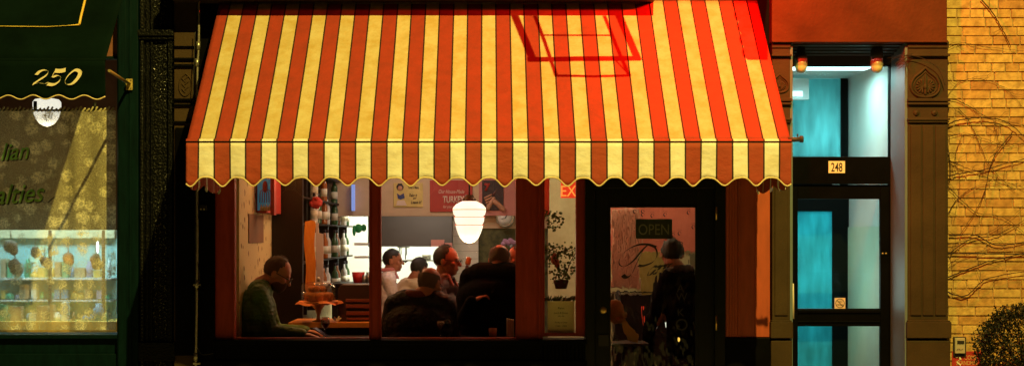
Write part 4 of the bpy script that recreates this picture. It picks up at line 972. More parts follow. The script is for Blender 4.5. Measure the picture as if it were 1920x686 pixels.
m=MB(); c=P(1575,568,yD+.009); m.tube([c+Vector((.034*math.cos(a*math.pi/12),0,.034*math.sin(a*math.pi/12))) for a in range(24)],.0025,5,closed=True); m.tube([c+Vector((-.024,0,.024)),c+Vector((.024,0,-.024))],.0025,5); m.build('symbol','black',t)
text('NO','lettering','black',1575,565,4,yD+.009,t); text('MENUS','lettering','black',1575,571,3.5,yD+.009,t,wfac=.8)
# vestibule
YV=1.75
M['vwall']=mat('vestibule_wall',(.50,.60,.56),.55,bump=.1,bscale=25,var=.05)
xr=X(1665,yF+.1)
m=MB(); m.box(xr,xr+.1,yF+.07,YV,0,3.6)
m.build('vestibule_wall','vwall',eb,label='pale right wall of the vestibule')
m=MB()
for z_ in (448,503,549,620,680): 
    zz_=Z(z_,1.2)
    m.box(xr-.0035,xr-.0005,yF+.07,YV-.01,zz_-.003,zz_+.003)
m.build('tile_joint',mat('joint_grey',(.30,.36,.32),.8),eb)
m=MB(); m.box(xr-.014,xr-.0005,yF+.07,YV-.02,0,Z(425,1.2)); m.build('vestibule_dado',mat('dado_green',(.44,.60,.46),.5,var=.06),eb)
xl=X(1440,yF+.1)
m=MB(); m.box(xl-.1,xl,yF+.07,6.0,0,3.6); m.build('vestibule_wall','vwall',eb,label='pale left wall of the vestibule')
m=MB(); m.box(xl-.1,xr+.1,yF+.07,6.0,3.05,3.12); m.build('ceiling','vwall',eb)
m=MB(); m.box(xl-.1,xr+.1,yF+.07,6.0,-.1,-.002); m.build('floor',mat('vest_floor',(.2,.2,.18),.5),eb)
m=MB(); m.box(xr+.001,xr+.1,YV,6.0,0,3.6); m.build('vestibule_wall','vwall',eb,label='far right wall of the hallway')
m=MB(); m.box(xl-.1,xr+.1,6.0,6.1,0,3.6); m.build('vestibule_wall',mat('hall_blue',(.12,.60,.68),.6),eb,label='blue green far wall of the hallway')
# inner partition: black frame with glass
m=MB(); m.box(X(1577,YV),X(1590,YV),YV,YV+.06,Z(350,YV),3.045); m.box(X(1561,YV),X(1594,YV),YV,YV+.061,0,Z(350,YV))
m.box(xl,X(1561,YV),YV,YV+.06,Z(396,YV),Z(296,YV)+.0); m.box(X(1470,YV),X(1493,YV),YV,YV+.06,0,Z(396,YV)); m.box(X(1590,YV)-.01,xr,YV,YV+.05,0,.1)
m.build('inner_frame',mat('inner_frame_black',(.003,.005,.005),.6,spec=.03),eb)
m=MB(); m.box(X(1493,YV),X(1561,YV),YV+.02,YV+.03,0,Z(396,YV)); m.build('inner_panel',frosted('frosted_cyan_panel',(.17,.80,.86)),eb,label='lit blue frosted panel of the inner door')
m=MB(); m.box(xl,X(1577,YV),YV+.02,YV+.03,Z(296,YV),3.045); m.build('inner_panel',frosted('frosted_cyan_transom',(.42,.86,.88)),eb,label='lit blue transom of the inner door')
t=thing('ceiling_light','long white fluorescent ceiling light glowing in the vestibule','ceiling light',(X(1540,1.0),1.0,3.05))
m=MB(); m.box(xl+.02,3.12,.50,.88,3.02,3.049); m.build('diffuser',mat('fluorescent',(1,1,1),.4,emis=(.72,1,.97),es=2.4),t,bevel=.004)
m=MB(); m.pbox(1470,1517,147,187,1.5,1.56); o=m.build('reflected_box',mat('pale_box',(.5,.68,.68),.5)); tag(o,'pale rectangular box standing in for a reflection high in the transom','box')  # reflection in the transom glass, built as a solid box
m=MB(); m.pbox(1472,1505,171,181,1.48,1.499); o=m.build('reflected_strip',mat('box_strip',(.9,1,1),.4,emis=(.8,1,1),es=.9)); tag(o,'white glowing strip, part of the stand-in for the transom reflection','lamp')  # bright part of the same built reflection
# jelly jar lights
jl=None
def jar(px,pyb,label,tall):
    t=thing('wall_lamp',label,'lamp',P(px,88,.12),'jar lamps over door 248'); y=.12; k=(D+y)/F
    m=MB(); m.lathe([(0,0),(11*k,0),(12*k,8*k),(10.5*k,22*k),(0,22*k)] if not tall else [(0,0),(10*k,0),(11*k,8*k),(8*k,10*k),(8*k,30*k),(0,30*k)],P(px,pyb-26,y),20); m.build('cap',mat('lamp_cap',(.03,.03,.02),.6),t)
    m=MB(); m.lathe([(0,0),(6*k,1.5*k),(10*k,6*k),(12*k,14*k),(12*k,27*k)],P(px,pyb,y),24); m.build('jar','pane_jar',t)
    m=MB(); m.lathe([(0,0),(5*k,.5*k),(9*k,5*k),(10.5*k,12*k),(0,13*k)],P(px,pyb-1.5,y),20); m.build('frosted_bottom',mat('frosted_green',(.75,.80,.42),.4),t)
    m=MB(); m.ell(P(px,pyb-18,y),(6*k,6*k,7*k)); m.build('bulb',mat('amber_bulb',(.40,.40,.10),.4),t)
jar(1502,138,'left jar shaped wall lamp with tall socket over door 248',True); jar(1644,138,'right jar shaped wall lamp with short cap over door 248',False)
m=MB(); m.tube([(X(1496,.1),.12,zl-.02),(X(1650,.1),.12,zl-.02)],.008,6); simple('lamp_conduit','thin dark conduit along the soffit between the jar lamps','conduit',m,'black')
# ================================================================== BRICK BUILDING
M['brick']=None
def brickmat():
    m=mat('yellow_brick',(.6,.4,.12),.8,bump=.5,bscale=70)
    nt=m.node_tree; b=nt.nodes['Principled BSDF']; N=nt.nodes.new; L=nt.links.new
    g=N('ShaderNodeNewGeometry'); r=N('ShaderNodeValToRGB'); e=r.color_ramp.elements
    e[0].color=(.46,.25,.07,1); e[1].color=(.64,.46,.14,1); e[1].position=.95
    for p_,c in ((.12,(.52,.31,.085,1)),(.45,(.57,.37,.105,1)),(.75,(.60,.41,.12,1))): q=e.new(p_); q.color=c
    L(g.outputs['Random Per Island'],r.inputs[0])
    n=N('ShaderNodeTexNoise'); n.inputs['Scale'].default_value=18; n.inputs['Detail'].default_value=8; tc=[x for x in nt.nodes if x.type=='TEX_COORD'][0]; L(tc.outputs['Object'],n.inputs['Vector'])
    r2=N('ShaderNodeValToRGB'); r2.color_ramp.elements[0].position=.3; r2.color_ramp.elements[0].color=(.55,.5,.45,1); r2.color_ramp.elements[1].position=.6; L(n.outputs['Fac'],r2.inputs[0])
    mx=N('ShaderNodeMix'); mx.data_type='RGBA'; mx.blend_type='MULTIPLY'; mx.inputs['Factor'].default_value=.95; L(r.outputs[0],mx.inputs['A']); L(r2.outputs[0],mx.inputs['B']); L(mx.outputs['Result'],b.inputs['Base Color']); return m
bk=thing('brick_building','yellow brick building wall at the far right with bare vines','brick building',(X(1850),0,0))
m=MB(); m.box(X(1774),8,.008,.4,0,5.5); m.build('mortar',mat('mortar',(.40,.26,.11),.9,bump=.5,bscale=50,var=.3),bk)
m=MB(); rnd=random.Random(2); ch=16.9/S; z=.02; rI=0
while z<5.2:
    x=X(1774)-rnd.uniform(0,.1)-(.10 if rI%2 else 0)
    while x<6.6:
        L_=rnd.choice((.20,.20,.205,.20,.10)) if rI%6 else .095
        a=max(x,X(1774)); bq=x+L_
        if bq-a>.015:
            dy=rnd.uniform(-.003,.003); j=rnd.uniform(-.0015,.0015)
            m.box(a,bq,-.004+dy,.02,z+j,z+ch-.008+j)
        x+=L_+.009
    z+=ch; rI+=1
m.build('bricks',brickmat(),bk,bevel=.0025)
# vines
t=thing('climbing_vine','bare leafless climbing vine tangled over the yellow brick wall','vine',(X(1850),-.02,0))
m=MB(); rnd=random.Random(9)
mains=[[(1772,96),(1800,84),(1850,86),(1925,96)],[(1772,182),(1800,155),(1830,148),(1880,162),(1925,210)],[(1770,185),(1800,190),(1825,205),(1850,222),(1925,238)],
[(1772,240),(1800,226),(1850,222),(1890,232),(1925,262)],[(1772,196),(1775,260),(1783,300),(1780,345)],[(1783,300),(1810,318),(1850,325),(1890,345),(1925,352)],[(1770,330),(1800,325),(1850,318),(1925,295)],
[(1772,262),(1810,250),(1850,262),(1890,275),(1925,270)],[(1772,500),(1800,480),(1850,470),(1925,460)],[(1778,520),(1830,500),(1860,490),(1925,470)],[(1775,480),(1820,450),(1870,440),(1925,410)],
[(1775,400),(1800,370),(1840,350),(1925,345)],[(1775,460),(1830,445),(1880,420),(1925,380)],[(1778,550),(1810,556),(1850,525),(1925,505)],[(1780,440),(1830,440),(1870,462),(1925,450)],[(1865,230),(1868,250),(1872,270),(1860,290)],
[(1840,0),(1862,25),(1880,60),(1895,90)],[(1800,260),(1792,300),(1800,345),(1790,420)],[(1795,205),(1820,230),(1855,310),(1905,360)],[(1900,250),(1860,300),(1840,370),(1800,440)],[(1778,350),(1830,395),(1880,405),(1925,440)]]
for st in mains:
    yo=-.012-rnd.random()*.03; q=crom([(a+rnd.uniform(-2,2),b+rnd.uniform(-3,3)) for a,b in st],10); r0=rnd.choice((.002,.003,.0038,.0055))
    q=[(a+rnd.uniform(-.6,.6),b+rnd.uniform(-.9,.9)) for a,b in q]
    m.tube([P(a,b,yo) for a,b in q],[r0*(1-.5*i/len(q)) for i in range(len(q))],5)
    for i in range(3,len(q)-3,5):
        if rnd.random()<.75:
            a,b=q[i]; an=rnd.uniform(0,6.28); tw=[(a,b)]
            for s_ in range(6):
                an+=rnd.uniform(-.5,.5); a+=math.cos(an)*rnd.uniform(3,8); b+=math.sin(an)*rnd.uniform(3,8); a=max(a,1772); tw.append((a,b))
            m.tube([P(*w_,yo-.004) for w_ in tw],[.0016*(1-.12*i_) for i_ in range(len(tw))],4)
m.build('stems','bark',t)
# twigs on capital of pilaster
m=MB()
for i in range(14):
    a,b=1685+rnd.uniform(0,18),108+rnd.uniform(-4,6); an=rnd.uniform(1.2,3.0); tw=[(a+10,b-4),(a,b)]
    for s_ in range(5): an+=rnd.uniform(-.3,.3); a+=math.cos(an)*5; b+=math.sin(an)*5; tw.append((a,b))
    m.tube([P(*w_,-.10) for w_ in tw],.0012,4)
m.tube([P(a,b,-.1) for a,b in crom([(1685,112),(1705,104),(1735,112),(1760,130),(1772,160)],8)],.0028,5)
simple('stray_vine','thin stray vine twigs over the pilaster capital','vine',m,'bark')
m=MB(); m.tube([P(1776,475,-.03),P(1850,475.5,-.035),P(1925,476,-.03),P(2100,478,-.03)],.005,6); simple('wall_cable','straight black cable running across the yellow brick','cable',m,'black')
# key box
t=thing('key_box','small grey and black key lock box mounted on brick above the red sign','key box',P(1800,665,-.02))
m=MB(); m.pbox(1788,1812,631,668,-.03,-.006); m.build('housing','black',t,bevel=.006)
m=MB(); m.pbox(1791,1810,633,662,-.052,-.031); m.build('cover',mat('grey_plastic',(.42,.38,.27),.5),t,bevel=.005)
m=MB(); m.pbox(1795,1808,638,644,-.056,-.0525); m.build('window','black',t)
m=MB(); pen(m,[(1794,656),(1798,653),(1801,656),(1806,653)],-.0535,1.6); m.build('marking','black',t)
t=thing('standpipe_sign','red standpipe sign with pale letters, low on the brick wall','sign',P(1812,690,-.02))
m=MB(); m.pbox(1785,1842,658,705,-.014,-.006); m.build('plate',mat('red_enamel',(.42,.03,.02),.5,var=.2,vscale=30),t,bevel=.001)
ltm=mat('sign_letters',(.62,.42,.16),.6)
text('COMB.','lettering',ltm,1821,669.5,8,-.0145,t,wfac=.75); text('STANDPIPE','lettering',ltm,1813,679.5,8,-.0145,t,wfac=.72); text('SPRINKLER','lettering',ltm,1813,690,8,-.0145,t,wfac=.7)
m=MB(); pen(m,[(1797,664),(1800,672),(1795,678),(1801,684),(1796,690)],-.0165,5); pen(m,[(1793,670),(1799,668),(1802,674)],-.017,3); m.build('paint_mark','cream',t)
# shrub
t=thing('shrub','dense dark clipped evergreen shrub in the lower right corner','shrub',(X(1915,-.55),-.55,0))
c0=P(1918,655,-.55); rnd=random.Random(21)
m=MB()
for i in range(15000):
    v=Vector((rnd.gauss(0,1),rnd.gauss(0,1),rnd.gauss(0,1))).normalized()
    rr=.345*(rnd.uniform(.55,1.0)**.5)*(1+.15*noise.noise(v*3)+.10*noise.noise(v*8)+(.10 if i%60==0 else 0))
    c=c0+Vector((v.x*rr,v.y*rr*.9,v.z*rr*1.02-0.02))
    s_=rnd.uniform(.006,.012); mt=Matrix.Rotation(rnd.uniform(0,6.3),3,'Z')@Matrix.Rotation(rnd.uniform(-1.2,1.2),3,'X')@Matrix.Rotation(rnd.uniform(-1,1),3,'Y')
    m.poly([c+mt@Vector(q)*s_ for q in ((-.55,0,-.5),(.55,0,-.5),(.6,.15,.4),(0,.1,1.1),(-.6,.15,.4))])
m.build('crown',mat('box_leaf',(.008,.012,.005),.5,spec=.3,var=.5,vscale=30),t,fix=False)
m=MB(); m.tube([(c0.x,c0.y,.3),(c0.x+.02,c0.y,c0.z)],.025,8)
for i in range(20):
    v=Vector((rnd.gauss(0,1),rnd.gauss(0,1),rnd.gauss(0,.8)+.3)).normalized(); m.tube([(c0.x,c0.y,c0.z-.15),tuple(c0+v*.27)],[.008,.003],5)
m.build('trunk','bark',t)
m=MB(); m.lathe([(0,0),(.17,0),(.22,.34),(.235,.34),(.235,.38),(.20,.38),(.19,.32),(0,.32)],(c0.x,c0.y,0),28); simple('planter','round terracotta planter under the evergreen shrub','planter',m,mat('terracotta',(.3,.12,.06),.8,var=.2))
# ================================================================== PEOPLE
def fuse(mb, name, matn, parent, voxel=.009, smooth=4, label=None, cut=None):
    bmesh.ops.recalc_face_normals(mb.bm,faces=mb.bm.faces)
    me=bpy.data.meshes.new('tmp'); mb.bm.to_mesh(me); mb.bm.free(); o=bpy.data.objects.new('tmp',me); link(o)
    r=o.modifiers.new('r','REMESH'); r.mode='VOXEL'; r.voxel_size=voxel
    s_=o.modifiers.new('s','SMOOTH'); s_.factor=.5; s_.iterations=smooth
    bpy.context.view_layer.update()
    m2=bpy.data.meshes.new_from_object(o.evaluated_get(bpy.context.evaluated_depsgraph_get())); bpy.data.objects.remove(o)
    for p in m2.polygons: p.use_smooth=True
    m2.materials.clear(); m2.materials.append(M[matn] if isinstance(matn,str) else matn)
    q=bpy.data.objects.new(name,m2); link(q); adopt(q,parent)
    if label: q['label']=label
    return q
def basis(yaw,pitch,roll=0):
    f=Vector((math.cos(R(yaw))*math.cos(R(pitch)),math.sin(R(yaw))*math.cos(R(pitch)),math.sin(R(pitch))))
    s=f.cross(Vector((0,0,1))).normalized(); u=s.cross(f)
    m=Matrix((s,f,u)).transposed()   # local x=right, y=forward, z=up
    return m @ Matrix.Rotation(R(roll),3,'Y')
def hand(mb,w,dirv,palm_n,sc=1,curl=.5,side=1):
    d=Vector(dirv).normalized(); n=Vector(palm_n); n=(n-d*n.dot(d)).normalized(); s=d.cross(n)
    w=Vector(w); pc=w+d*.045*sc
    rot=Matrix((s,d,n)).transposed()
    mb.ell(pc,(.038*sc,.05*sc,.016*sc),rot,8)
    for i,l in enumerate((.062,.075,.07,.055)):
        b=w+d*.082*sc+s*(-.028+i*.0187)*sc; k1=b+d*l*.5*sc+n*curl*.012; k2=k1+(d*(1-curl)+n*curl).normalized()*l*.3*sc; k3=k2+(d*(1-curl*1.6)+n*curl*1.6).normalized()*l*.26*sc
        mb.cap(b,k1,.0092*sc,.0088*sc,8); mb.cap(k1,k2,.0088*sc,.008*sc,8); mb.cap(k2,k3,.008*sc,.007*sc,8)
    b=w+d*.025*sc+s*side*.032*sc; k1=b+(s*side*.7+d*.7)*.035*sc+n*.01; k2=k1+(d*.9+s*side*.1+n*.4)*.03*sc
    mb.cap(b,k1,.012*sc,.010*sc,8); mb.cap(k1,k2,.010*sc,.008*sc,8)
def person(label,headc,yaw,pitch,hs,tyaw,sh,hip,arms,cloth,skin,hair,hairc,sw=.19,fat=1.0,legs='stand',collar=None,glasses=None,beard=None,handcurl=.6,hunch=.0,voxel=.010,extra=None,stripes=None):
    H=Vector(headc); Bm=basis(yaw,pitch); T=basis(tyaw,0); sh=Vector(sh); hip=Vector(hip)
    t=thing('person',label,'person',(hip.x,hip.y,0))
    L=lambda x,y,z: H+Bm@(Vector((x,y,z))*hs)
    b=MB()
    b.ell(L(0,-.008,.025),(.076*hs,.096*hs,.092*hs),Bm,14)
    b.ell(L(0,.03,-.045),(.056*hs,.060*hs,.070*hs),Bm,12)
    b.ell(L(0,.058,-.088),(.026*hs,.026*hs,.022*hs),Bm,8)          # chin
    b.cap(L(-.03,.080,.022),L(.03,.080,.022),.012*hs,.012*hs,8)    # brow
    b.cap(L(0,.088,.010),L(0,.110,-.028),.008*hs,.0135*hs,8)      # nose
    b.ell(L(0,.086,-.058),(.024*hs,.012*hs,.007*hs),Bm,6); b.ell(L(0,.084,-.068),(.02*hs,.012*hs,.007*hs),Bm,6)
    for s_ in (-1,1):
        b.ell(L(s_*.077,-.012,-.008),(.010*hs,.020*hs,.032*hs),Bm,8); b.ell(L(s_*.042,.062,-.022),(.022*hs,.022*hs,.022*hs),Bm,8)
    nb=sh+Vector((0,0,.03)); b.cap(L(0,-.03,-.06),nb,.052*hs,.060*hs,12)
    b.cap(nb,sh-Vector((0,0,.15)),.05,.07,12)
    for (e,w_,hd) in arms:
        e=Vector(e); w_=Vector(w_); b.cap(e*.3+w_*.7,w_,.030,.026,10)
        b.cap(sh-Vector((0,0,.12)),e,.05,.03,8); b.cap(e,w_,.032,.026,8)
        hd=Vector(hd); hand(b,w_,hd-w_,Vector((0,0,-1)) if abs((hd-w_).normalized().z)<.8 else T@Vector((0,1,0)),hs,handcurl)
    fuse(b,'body',skin,t,voxel=.0065,smooth=3)
    # clothing
    c=MB(); sR=sh+T@Vector((sw,0,-.04)); sL=sh+T@Vector((-sw,0,-.04))
    c.cap(sh+T@Vector((-sw*.6,0,-.02)),sh+T@Vector((sw*.6,0,-.02)),.085*fat,.085*fat,14)
    mid=(sh+hip)/2+T@Vector((0,-hunch,0))
    c.ell(sh*.72+hip*.28+T@Vector((0,-hunch*.6,0)),((sw+.02)*fat,.135*fat,.20),T,12)
    c.ell(mid,((sw+.0)*fat,.135*fat,.22),T,12); c.ell(hip+Vector((0,0,.05)),(sw*.98*fat,.15*fat,.16),T,12)
    for i,(e,w_,hd) in enumerate(arms):
        e=Vector(e); w_=Vector(w_); s0=sR if i==0 else sL
        c.cap(s0,e,.068*fat,.054*fat,12); c.cap(e,w_,.054*fat,.040*fat,12)
    c.tube([sh+T@Vector((.074*math.cos(a*math.pi/10),.070*math.sin(a*math.pi/10)+.01,.045+.012*math.sin(a*math.pi/10))) for a in range(20)],.020,8,closed=True)
    fuse(c,'jacket' if fat>1.02 else 'shirt',cloth,t,voxel=voxel,smooth=3)
    if collar:
        c=MB()
        for s_ in (-1,1): c.cap(sh+T@Vector((s_*.045,.055,.075)),sh+T@Vector((s_*.05,.105,-.01)),.02,.012,8); c.cap(sh+T@Vector((s_*.02,-.07,.075)),sh+T@Vector((s_*.06,.045,.085)),.02,.018,8)
        fuse(c,'collar',collar,t,voxel=.007)
    # trousers
    c=MB(); 
    for s_ in (-1,1):
        h0=hip+T@Vector((s_*.1,0,0))
        if legs=='sit': kn=h0+T@Vector((0,.42,.02)); ft=Vector((kn.x,kn.y,.08)); 
        else: kn=Vector((h0.x,h0.y,hip.z*.52)); ft=Vector((h0.x,h0.y,.08))
        c.cap(h0,kn,.09,.065,10); c.cap(kn,ft,.062,.05,10)
    fuse(c,'trousers','pdark',t,voxel=.016)
    c=MB()
    for s_ in (-1,1):
        h0=hip+T@Vector((s_*.1,.42 if legs=='sit' else 0,0)); c.ell(Vector((h0.x,h0.y,.05))+T@Vector((0,.06,0)),(.045,.13,.045),T,8)
    c.build('shoes','black',t)
    # hair
    if hair:
        m=MB(); m.ell((0,0,0),(1,1,1),n=20)
        rx,ry,rz=.0815,.102,.098
        dele=[]
        for v in m.bm.verts:
            x,y,z=v.co
            nn=Vector((x*5,y*5,z*5)); keep = hair(x+.10*noise.noise(nn),y+.16*noise.noise(nn+Vector((9,0,0))),z+.16*noise.noise(nn+Vector((0,7,0))))
            nz=1+.06*noise.noise(Vector((x*22,y*22,z*14)))*.6+.035*noise.noise(Vector((x*6,y*6,z*6)))
            v.co=L(x*rx*nz,-.010+y*ry*nz,.027+z*rz*nz)
            if not keep: dele.append(v)
        bmesh.ops.delete(m.bm,geom=dele,context='VERTS')
        rq=random.Random(4); m.bm.normal_update()
        for f in list(m.bm.faces):
            cc=f.calc_center_median(); nn=(cc-H).normalized()
            for _ in range(3):
                c0_=cc+Vector((rq.gauss(0,1),rq.gauss(0,1),rq.gauss(0,1)))*.004; tt=Vector((rq.gauss(0,.6),rq.gauss(0,.6),rq.gauss(-.5,.6))); tt=(tt-nn*tt.dot(nn)).normalized(); sd_=tt.cross(nn)*.0012
                e_=c0_+nn*rq.uniform(.004,.008)+tt*rq.uniform(.008,.018)
                m.bm.faces.new([m.bm.verts.new(v) for v in (c0_-sd_,c0_+sd_,e_)])
        o=m.build('hair',hairc,t,fix=False); pass
    for s_ in (-1,1):
        m=MB(); m.ell(L(s_*.032,.083,.004),(.012*hs,.007*hs,.006*hs),Bm,8); m.build('eye','pdark',t)
    if glasses:
        m=MB()
        for s_ in (-1,1):
            m.tube([L(s_*.034+.024*math.cos(a*math.pi/8),.108,.000+.017*math.sin(a*math.pi/8)) for a in range(16)],.0022*hs,5,closed=True); m.tube([L(s_*.058,.106,.005),L(s_*.082,.0,.008)],.0025*hs,5)
        m.tube([L(-.01,.109,.004),L(.01,.109,.004)],.002*hs,5); m.build('glasses',glasses,t)
    if beard:
        m=MB(); m.ell(L(0,.040,-.062),(.060*hs,.062*hs,.058*hs),Bm,12); m.ell(L(0,.062,-.092),(.034*hs,.03*hs,.03*hs),Bm,8)
        for v in list(m.bm.verts):
            lv=Bm.inverted()@(v.co-H)/hs
        o=fuse(m,'beard',beard,t,voxel=.009)
    if extra: extra(t,L,T,sh,hip)
    return t
SK=mat('warm_skin',(.42,.17,.10),.55,bump=.05); SK2=mat('ruddy_skin',(.46,.17,.10),.5)
full=lambda x,y,z: (z>.15 and y<.75) or (y<-.05 and z>-.75) or (abs(x)>.75 and y<.25 and z>-.1)
bald=lambda x,y,z: (y<-.1 and z<.45 and z>-.8) or (abs(x)>.72 and y<.3 and -.15<z<.4)
short=lambda x,y,z: (z>.45 and y<.62) or (y<.0 and z>-.7) or (abs(x)>.7 and y<.3 and z>-.2)
reced=lambda x,y,z: (z>.1 and y<.42) or (y<-.05 and z>-.7) or (abs(x)>.7 and y<.3 and z>-.2)
dark=mat('dark_hair',(.015,.010,.009),.5,bump=.6,bscale=160); brown=mat('red_brown_hair',(.07,.022,.010),.6,bump=.6,bscale=160); grey=mat('grey_hair',(.14,.08,.055),.7,bump=.6,bscale=160)
def quilt(name,col,sc=34,axis='Z',b=.9,rough=.5,c2=None):
    m=mat(name,col,rough); nt=m.node_tree; bs=nt.nodes['Principled BSDF']; tc=[n for n in nt.nodes if n.type=='TEX_COORD'][0]
    w_=nt.nodes.new('ShaderNodeTexWave'); w_.wave_type='BANDS'; w_.bands_direction=axis; w_.inputs['Scale'].default_value=sc/6.28; w_.inputs['Distortion'].default_value=1.2; w_.inputs['Detail'].default_value=1
    nt.links.new(tc.outputs['Object'],w_.inputs['Vector']); bp=nt.nodes.new('ShaderNodeBump'); bp.inputs['Strength'].default_value=b; bp.inputs['Distance'].default_value=.03
    nf=nt.nodes.new('ShaderNodeTexNoise'); nf.inputs['Scale'].default_value=9; nf.inputs['Detail'].default_value=3; nt.links.new(tc.outputs['Object'],nf.inputs['Vector'])
    b2=nt.nodes.new('ShaderNodeBump'); b2.inputs['Strength'].default_value=1; b2.inputs['Distance'].default_value=.05; nt.links.new(nf.outputs['Fac'],b2.inputs['Height']); nt.links.new(b2.outputs['Normal'],bp.inputs['Normal'])
    nt.links.new(w_.outputs['Fac'],bp.inputs['Height']); nt.links.new(bp.outputs['Normal'],bs.inputs['Normal'])
    return m
gj=quilt('green_quilted_jacket',(.065,.15,.035),60,b=.10,rough=.6); bj=quilt('black_puffer',(.009,.005,.005),75,b=.06,rough=.65); dj=mat('dark_coat',(.006,.005,.005),.9,spec=.1,bump=.2,bscale=80)
# 1 seated man in green jacket
y=.62
def phone(t,L,T,sh,hip): pass
person('bearded man in green quilted jacket and glasses seated at left, looking down at his phone',
  P(520,513,y),0,-28,1.14,5,P(488,541,y),P(478,690,y),
  [(P(508,622,y-.12),P(566,626,y-.17),P(600,631,y-.17)),(P(515,620,y+.2),P(572,620,y+.1),P(600,624,y+.08))],
  gj,SK2,reced,brown,sw=.18,fat=1.2,legs='sit',glasses='black',beard=brown,hunch=.03)
m=MB(); m.box(-.035,.035,-.07,.07,-.004,.004); bmesh.ops.transform(m.bm,matrix=Matrix.Translation(P(602,622,y-.1))@Matrix.Rotation(R(70),4,'Z')@Matrix.Rotation(R(28),4,'X'),verts=m.bm.verts)
simple('phone','dark phone held in the hands of the green jacketed man','phone',m,mat('phone_glass',(.02,.02,.06),.15),.003)
# chair back for him with blue reflections
t=thing('chair','dark bentwood chair behind the green jacketed man','chair',P(455,700,.7))
m=MB(); m.tube([P(448,640,.75),P(446,600,.75),P(460,596,.6),P(462,640,.55)],.012,8); m.tube([P(450,612,.74),P(470,600,.6)],.008,6); m.build('backrest','black',t)
m=MB(); m.box(X(452,.7)-.05,X(452,.7)+.35,.5,.9,.43,.46); m.build('seat','darkwood',t)
for a in (0,.33):
    for b in (.52,.88):
        m=MB(); m.tube([(X(452,.7)-.03+a,b,0),(X(452,.7)-.03+a,b,.43)],.014,8); m.build('leg','darkwood',t)
# D foreground seated man from behind
y=.62
def scarf(t,L,T,sh,hip):
    m=MB(); m.tube([sh+Vector((.10*math.cos(a*math.pi/8),.09*math.sin(a*math.pi/8),.05)) for a in range(16)],.032,8,closed=True); fuse(m,'scarf',mat('red_scarf',(.16,.03,.02),.8),t)
person('grey haired man in black puffer jacket seated with his back to the window',
  P(806,532,y),58,-18,1.12,80,P(787,561,y+.02),P(782,735,y),
  [(P(850,650,y+.2),P(830,632,y+.45),P(820,632,y+.5)),(P(722,650,y+.1),P(752,632,y+.45),P(765,632,y+.5))],
  bj,SK2,bald,grey,sw=.21,fat=1.25,legs='sit',glasses='black',hunch=.05,extra=scarf)
# E large man right, dark coat
y=.95
person('broad man in dark coat with bald reddish head turned away from the window',
  P(937,488,y+.06),75,-30,1.1,70,P(928,511,y),P(915,690,y),
  [(P(975,610,y+.1),P(935,600,y+.35),P(920,596,y+.4)),(P(868,605,y-.02),P(884,565,y-.22),P(903,556,y-.2))],
  dj,SK2,bald,grey,sw=.22,fat=1.3,legs='stand',hunch=.06)
# C man with glasses
y=1.6
plaid=mat('plaid_collar',(.42,.10,.10),.7,col2=(.6,.35,.3),vscale=60)
person('balding man in glasses and dark shirt facing right with red lit face',
  P(838,489,y),-12,-3,1.12,-20,P(833,533,y),P(832,720,y),
  [(P(868,640,y-.1),P(880,600,y-.3),P(890,590,y-.35)),(P(800,650,y),P(820,650,y-.3),P(830,650,y-.35))],
  mat('dark_red_shirt',(.05,.012,.012),.6),SK2,reced,dark,sw=.17,fat=1.0,glasses='black',collar=plaid)
# A young cook
y=4.2
wsh=quilt('pink_white_shirt',(.80,.68,.70),8,b=.3,rough=.8)
person('young dark haired cook in white shirt with pink collar, in profile facing right',
  P(737,489,y),-5,0,1.0,10,P(727,519,y),P(728,650,y),
  [(P(745,600,y-.1),P(765,600,y+.1),P(775,598,y+.15)),(P(712,600,y),P(735,610,y+.2),P(745,610,y+.3))],
  wsh,SK,full,dark,sw=.165,fat=1.0,collar=mat('pink_collar',(.72,.28,.34),.7))
y=4.0
person('dark haired cook in pale shirt bending over with his face hidden',
  P(786,505,y),50,-20,1.0,40,P(773,531,y),P(770,650,y),
  [(P(800,610,y),P(810,620,y+.2),P(815,620,y+.3)),(P(745,610,y),P(760,620,y+.2),P(770,620,y+.3))],
  mat('cream_shirt',(.66,.55,.42),.7),SK,full,dark,sw=.165,fat=1.0)
y=1.5
person('partly hidden person with red lit face beside the right window pier',
  P(972,484,y),200,-5,1.0,200,P(985,533,y),P(985,720,y),
  [(P(1010,640,y),P(1000,650,y-.2),P(998,660,y-.3)),(P(960,650,y),P(975,650,y-.2),P(980,660,y-.3))],
  dj,SK2,short,dark,sw=.17,fat=1.0)
def muffler(t,L,T,sh,hip):
    m=MB(); m.tube([sh+Vector((.085*math.cos(a*math.pi/8),.08*math.sin(a*math.pi/8),.05)) for a in range(16)],.036,8,closed=True); fuse(m,'scarf','pdark',t)
y=1.3
person('dark silhouetted man in a dark coat standing behind the door glass',
  P(1256,476,y),100,-8,1.1,95,P(1270,514,y),P(1272,730,y),
  [(P(1300,630,y),P(1290,690,y-.1),P(1290,710,y-.1)),(P(1210,630,y),P(1215,690,y+.1),P(1215,710,y+.1))],
  dj,SK,full,'black',sw=.125,fat=1.04,extra=muffler)
